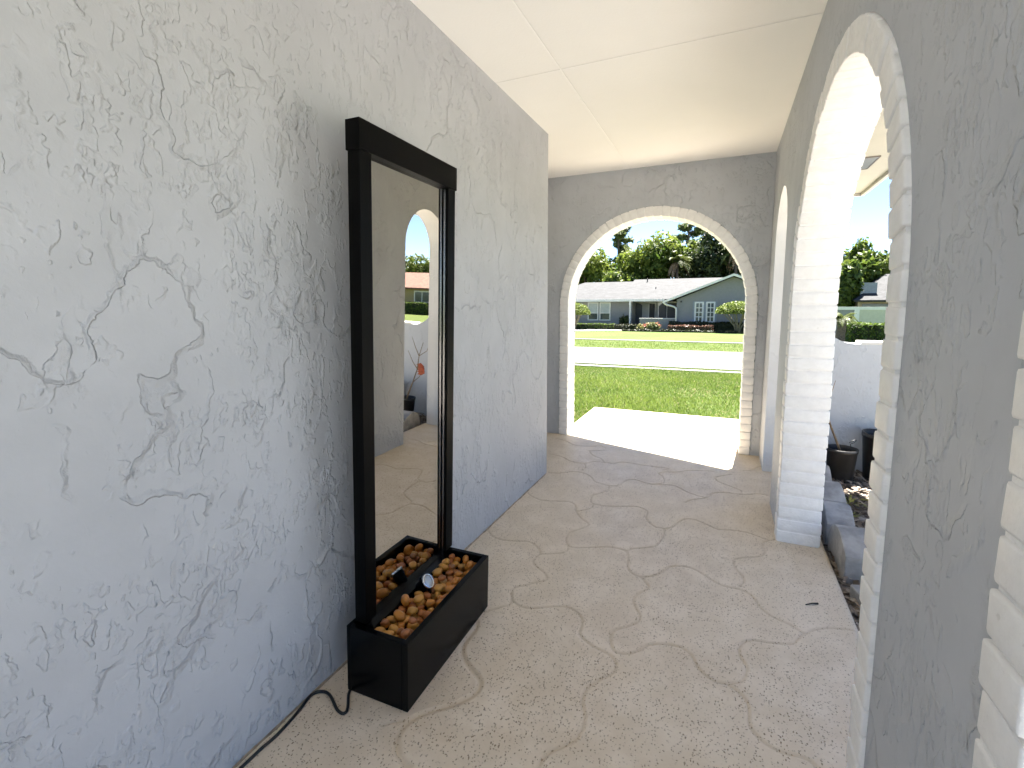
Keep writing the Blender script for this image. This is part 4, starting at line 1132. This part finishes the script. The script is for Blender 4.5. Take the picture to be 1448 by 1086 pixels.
# trees behind the house opposite
tree('broadleaf_tree', -16.2, 59, 10.2, 4.7, 'b', 'bright green bushy tree at the left above the house opposite', 61, n=7600, nl=24, mat='leaf_bright')
tree('broadleaf_tree', -11.4, 56.5, 8.4, 3.3, 'b', 'lower bright green tree behind the left end of the roof', 62, n=6000, mat='leaf_bright', rz=3.6)
tree('broadleaf_tree', -8.5, 58.5, 12.0, 4.0, 'b', 'tall bright green tree above the middle of the roof', 63, n=8200, nl=26, mat='leaf_bright', rz=5.0)
pine(-13.2, 64, 13.4, 64, 'thin open pine showing sky between its branches, at the left')
pine(-4.6, 66, 14.4, 65, 'tall open pine beyond the dark trees, near the top of the arch', n=3200)
tree('broadleaf_tree', -1.2, 59, 12.8, 4.2, 'd', 'dark dense tree behind the gable, nearest the right of the arch', 66, n=8600, nl=26, mat='leaf_dark', rz=5.6)
tree('broadleaf_tree', -4.0, 62, 10.6, 2.9, 'd', 'mid green narrow tree beside the palm', 67, n=5200, mat='leaf_mid', rz=4.2)
tree('broadleaf_tree', 4.2, 60, 13.5, 4.4, 'd', 'dark tree behind the right end of the gable roof', 68, n=7200, nl=24, mat='leaf_dark', rz=5.8)
palm(-5.1, 57, 7.2, 2.3, 20, 'palm with brown hanging fronds behind the ridge of the roof opposite', 70, skirt=16, group='palms behind the house')
palm(.9, 56, 7.9, 2.4, 18, 'palm with arching fronds in front of the dark tree', 71, skirt=8, group='palms behind the house')
tree('broadleaf_tree', 11.6, 56, 8.9, 2.9, 'b', 'bright green tree behind the grey roof, seen over the low wall', 72, n=7600, nl=24, mat='leaf_bright', rz=3.9)
tree('broadleaf_tree', 9.4, 50, 6.6, 1.7, 'b', 'deep green tree beside the cream fence', 73, n=4200, nl=16, mat='leaf_mid', rz=3.2)
tree('broadleaf_tree', 16.8, 61, 8.6, 3.4, 'b', 'green tree far right behind the grey roof', 74, n=5200, mat='leaf_mid')
tree('broadleaf_tree', 25.5, 56, 7.2, 4.4, 'b', 'olive green tree behind the tan house, reflected in the mirror', 75, n=6200, mat='leaf_mid')
tree('broadleaf_tree', 33.0, 58, 8.0, 4.8, 'b', 'spreading green tree beyond the right end of the tan house', 76, n=6200, mat='leaf_mid')
tree('broadleaf_tree', -24.0, 60, 10, 4.6, 'b', 'green tree beyond the left end of the house opposite', 77, n=4800, mat='leaf_mid')
tree('broadleaf_tree', -33.0, 63, 10, 5.0, 'b', 'farthest left green tree behind the house opposite', 78, n=4200, mat='leaf_mid')

# ------------------------------------------------------------------ right hand side, over the low wall
box_hedge('hedge', 5.32, 26.0, 8.6, 28.2, 1.02, 'leaf_hedge', 'clipped box hedge seen over the low wall, across the road', 81, leaf=.085, dens=330)
palm(4.86, 25.6, 1.28, .85, 22, 'sago palm with a dark trunk beside the box hedge', 82, name='sago_palm', tr=.20, up=(.1, .9))
fc = thing('fence', 'cream boundary fence with a white top rail beyond the box hedge', 'fence', (10, 38, tz(38)))
z0 = tz(38)
def fcb(mb, name, mat):
    for i, v in enumerate(mb.v): mb.v[i] = (v[0]-10, v[1]-38, v[2]-z0)
    return mb.build(name, mat, fc)
mb = MB(); mb.box(5.2, 37.93, .92, 15.5, 38.07, 1.12); fcb(mb, 'top_rail', M['white_trim'])
for x in (5.4, 8.03, 11.2, 14.4):
    mb = MB(); mb.box(x-.14, 37.91, z0-.1, x+.14, 38.09, .918); fcb(mb, 'post', M['white_trim'])
for xa, xb, mt in ((5.542, 7.888, 'house_wall'), (8.172, 11.058, 'cream'), (11.342, 14.258, 'cream')):
    mb = MB(); mb.box(xa, 37.96, z0-.1, xb, 38.04, .918); fcb(mb, 'panel', M[mt])
nh = thing('house', 'grey roofed house with a square chimney behind the cream fence', 'house', (14, 50, tz(50)))
z0 = tz(50)
def nhb(mb, name, mat, parent=None):
    for i, v in enumerate(mb.v): mb.v[i] = (v[0]-14, v[1]-50, v[2]-z0)
    return mb.build(name, mat, parent or nh)
mb = MB(); mb.box(10.3, 48.6, z0, 20, 57, 1.55); nhb(mb, 'wall', M['beige'])
mb = MB(); mb.box(10.6, 48.50, .6, 13.2, 48.59, 1.3); nhb(mb, 'window', M['pane'])
mb = MB(); mb.add([(9.9, 47.9, 1.62), (20.5, 47.9, 1.62), (17.5, 53, 4.0), (13.2, 53, 4.0), (9.9, 58, 1.62), (20.5, 58, 1.62)], [(0, 1, 2, 3), (0, 3, 4), (1, 5, 2), (4, 3, 2, 5)])
mb.box(9.9, 47.86, 1.48, 20.5, 47.895, 1.64)
rf = nhb(mb, 'roof', M['shingle'])
mb = MB(); mb.prism([(10.55, 49.2), (11.7, 49.2), (11.7, 50.3), (10.55, 50.3)], 1.9, 3.12); nhb(mb, 'chimney', M['grey_metal'], rf)

# tan house, seen only in the mirror
th_ = thing('house', 'tan house with a rust red roof, reflected in the mirror', 'house', (25, 40, tz(40)))
z0 = tz(40)
def thb(mb, name, mat, parent=None):
    for i, v in enumerate(mb.v): mb.v[i] = (v[0]-25, v[1]-40, v[2]-z0)
    return mb.build(name, mat, parent or th_)
mb = MB(); mb.box(19.5, 39.0, z0, 33, 47, 1.72); thb(mb, 'wall', M['tan_wall'])
mb = MB(); vs = [(18.9, 38.3, 1.72), (33.6, 38.3, 1.72), (33.6, 43.2, 3.35), (18.9, 43.2, 3.35), (18.9, 48, 1.72), (33.6, 48, 1.72)]
mb.add(vs+[(a, b, c-.14) for a, b, c in vs], [(0, 1, 2, 3), (3, 2, 5, 4), (6, 9, 8, 7), (9, 10, 11, 8), (0, 6, 7, 1), (0, 3, 9, 6), (3, 4, 10, 9), (1, 7, 8, 2), (2, 8, 11, 5), (4, 5, 11, 10)]); thb(mb, 'roof', M['red_roof'])
for xa, xb in ((22.2, 24.0), (28.2, 29.9)):
    mb = MB(); mb.box(xa, 38.93, .30, xb, 38.995, 1.45); w_ = thb(mb, 'window', M['white_trim'])
    mb = MB(); mb.box(xa+.12, 38.915, .42, (xa+xb)/2-.05, 38.928, 1.33); mb.box((xa+xb)/2+.05, 38.915, .42, xb-.12, 38.928, 1.33); thb(mb, 'pane', M['pane'], w_)
box_hedge('hedge', 21.6, 37.2, 24.2, 38.2, 1.15, 'leaf_hedge', 'green hedge under the window of the tan house', 91, leaf=.12, dens=150)
bush(25.6, 37.6, 1.8, .9, .6, 'leaf_hedge', 'low pale bush beside the hedge at the tan house', 92, 1200, .13, 'shrub', 'shrub')

# ------------------------------------------------------------------ light, sky, camera
SUN = Vector((.04, .463, 1.0)).normalized()
el = math.asin(SUN.z); az = math.atan2(SUN.x, SUN.y)
world = bpy.data.worlds.new('World'); scene.world = world; world.use_nodes = True
nt = world.node_tree; nt.nodes.clear()
sky = nt.nodes.new('ShaderNodeTexSky'); sky.sky_type = 'NISHITA'; sky.sun_disc = False
sky.sun_elevation = el; sky.sun_rotation = az; sky.air_density = 0.5; sky.dust_density = 0.0; sky.ozone_density = 1.0
bg = nt.nodes.new('ShaderNodeBackground'); bg.inputs[1].default_value = SKY_STRENGTH
wo = nt.nodes.new('ShaderNodeOutputWorld'); nt.links.new(sky.outputs[0], bg.inputs[0]); nt.links.new(bg.outputs[0], wo.inputs[0])
ld = bpy.data.lights.new('sun', 'SUN'); ld.energy = SUN_STRENGTH; ld.angle = R(.5); ld.color = (1.0, .96, .89)
lo = bpy.data.objects.new('sun', ld); COL.objects.link(lo); lo.location = (3, 20, 40)
lo.rotation_euler = (-SUN).to_track_quat('-Z', 'Y').to_euler()

cd = bpy.data.cameras.new('camera'); co = bpy.data.objects.new('camera', cd); COL.objects.link(co)
cd.sensor_fit = 'HORIZONTAL'; cd.sensor_width = 36.0; cd.lens = 16.5867
cd.shift_x = -.00212; cd.shift_y = -.02312; cd.clip_start = .02; cd.clip_end = 3000
rot = Matrix(((.914206, -.043956, .40286), (.40524, .106147, -.908027), (-.00285, .993378, .114853)))
co.matrix_world = Matrix.Translation((0, 0, 1.25)) @ rot.to_4x4()
scene.camera = co
vs_ = scene.view_settings; vs_.view_transform = 'Standard'; vs_.look = 'None'; vs_.gamma = 1.0; vs_.use_curve_mapping = False
vs_.exposure = EXPOSURE
scene.cycles.max_bounces = 8; scene.cycles.diffuse_bounces = 6; scene.cycles.glossy_bounces = 4; scene.cycles.transmission_bounces = 4
scene.cycles.use_adaptive_sampling = True; scene.cycles.adaptive_threshold = .025
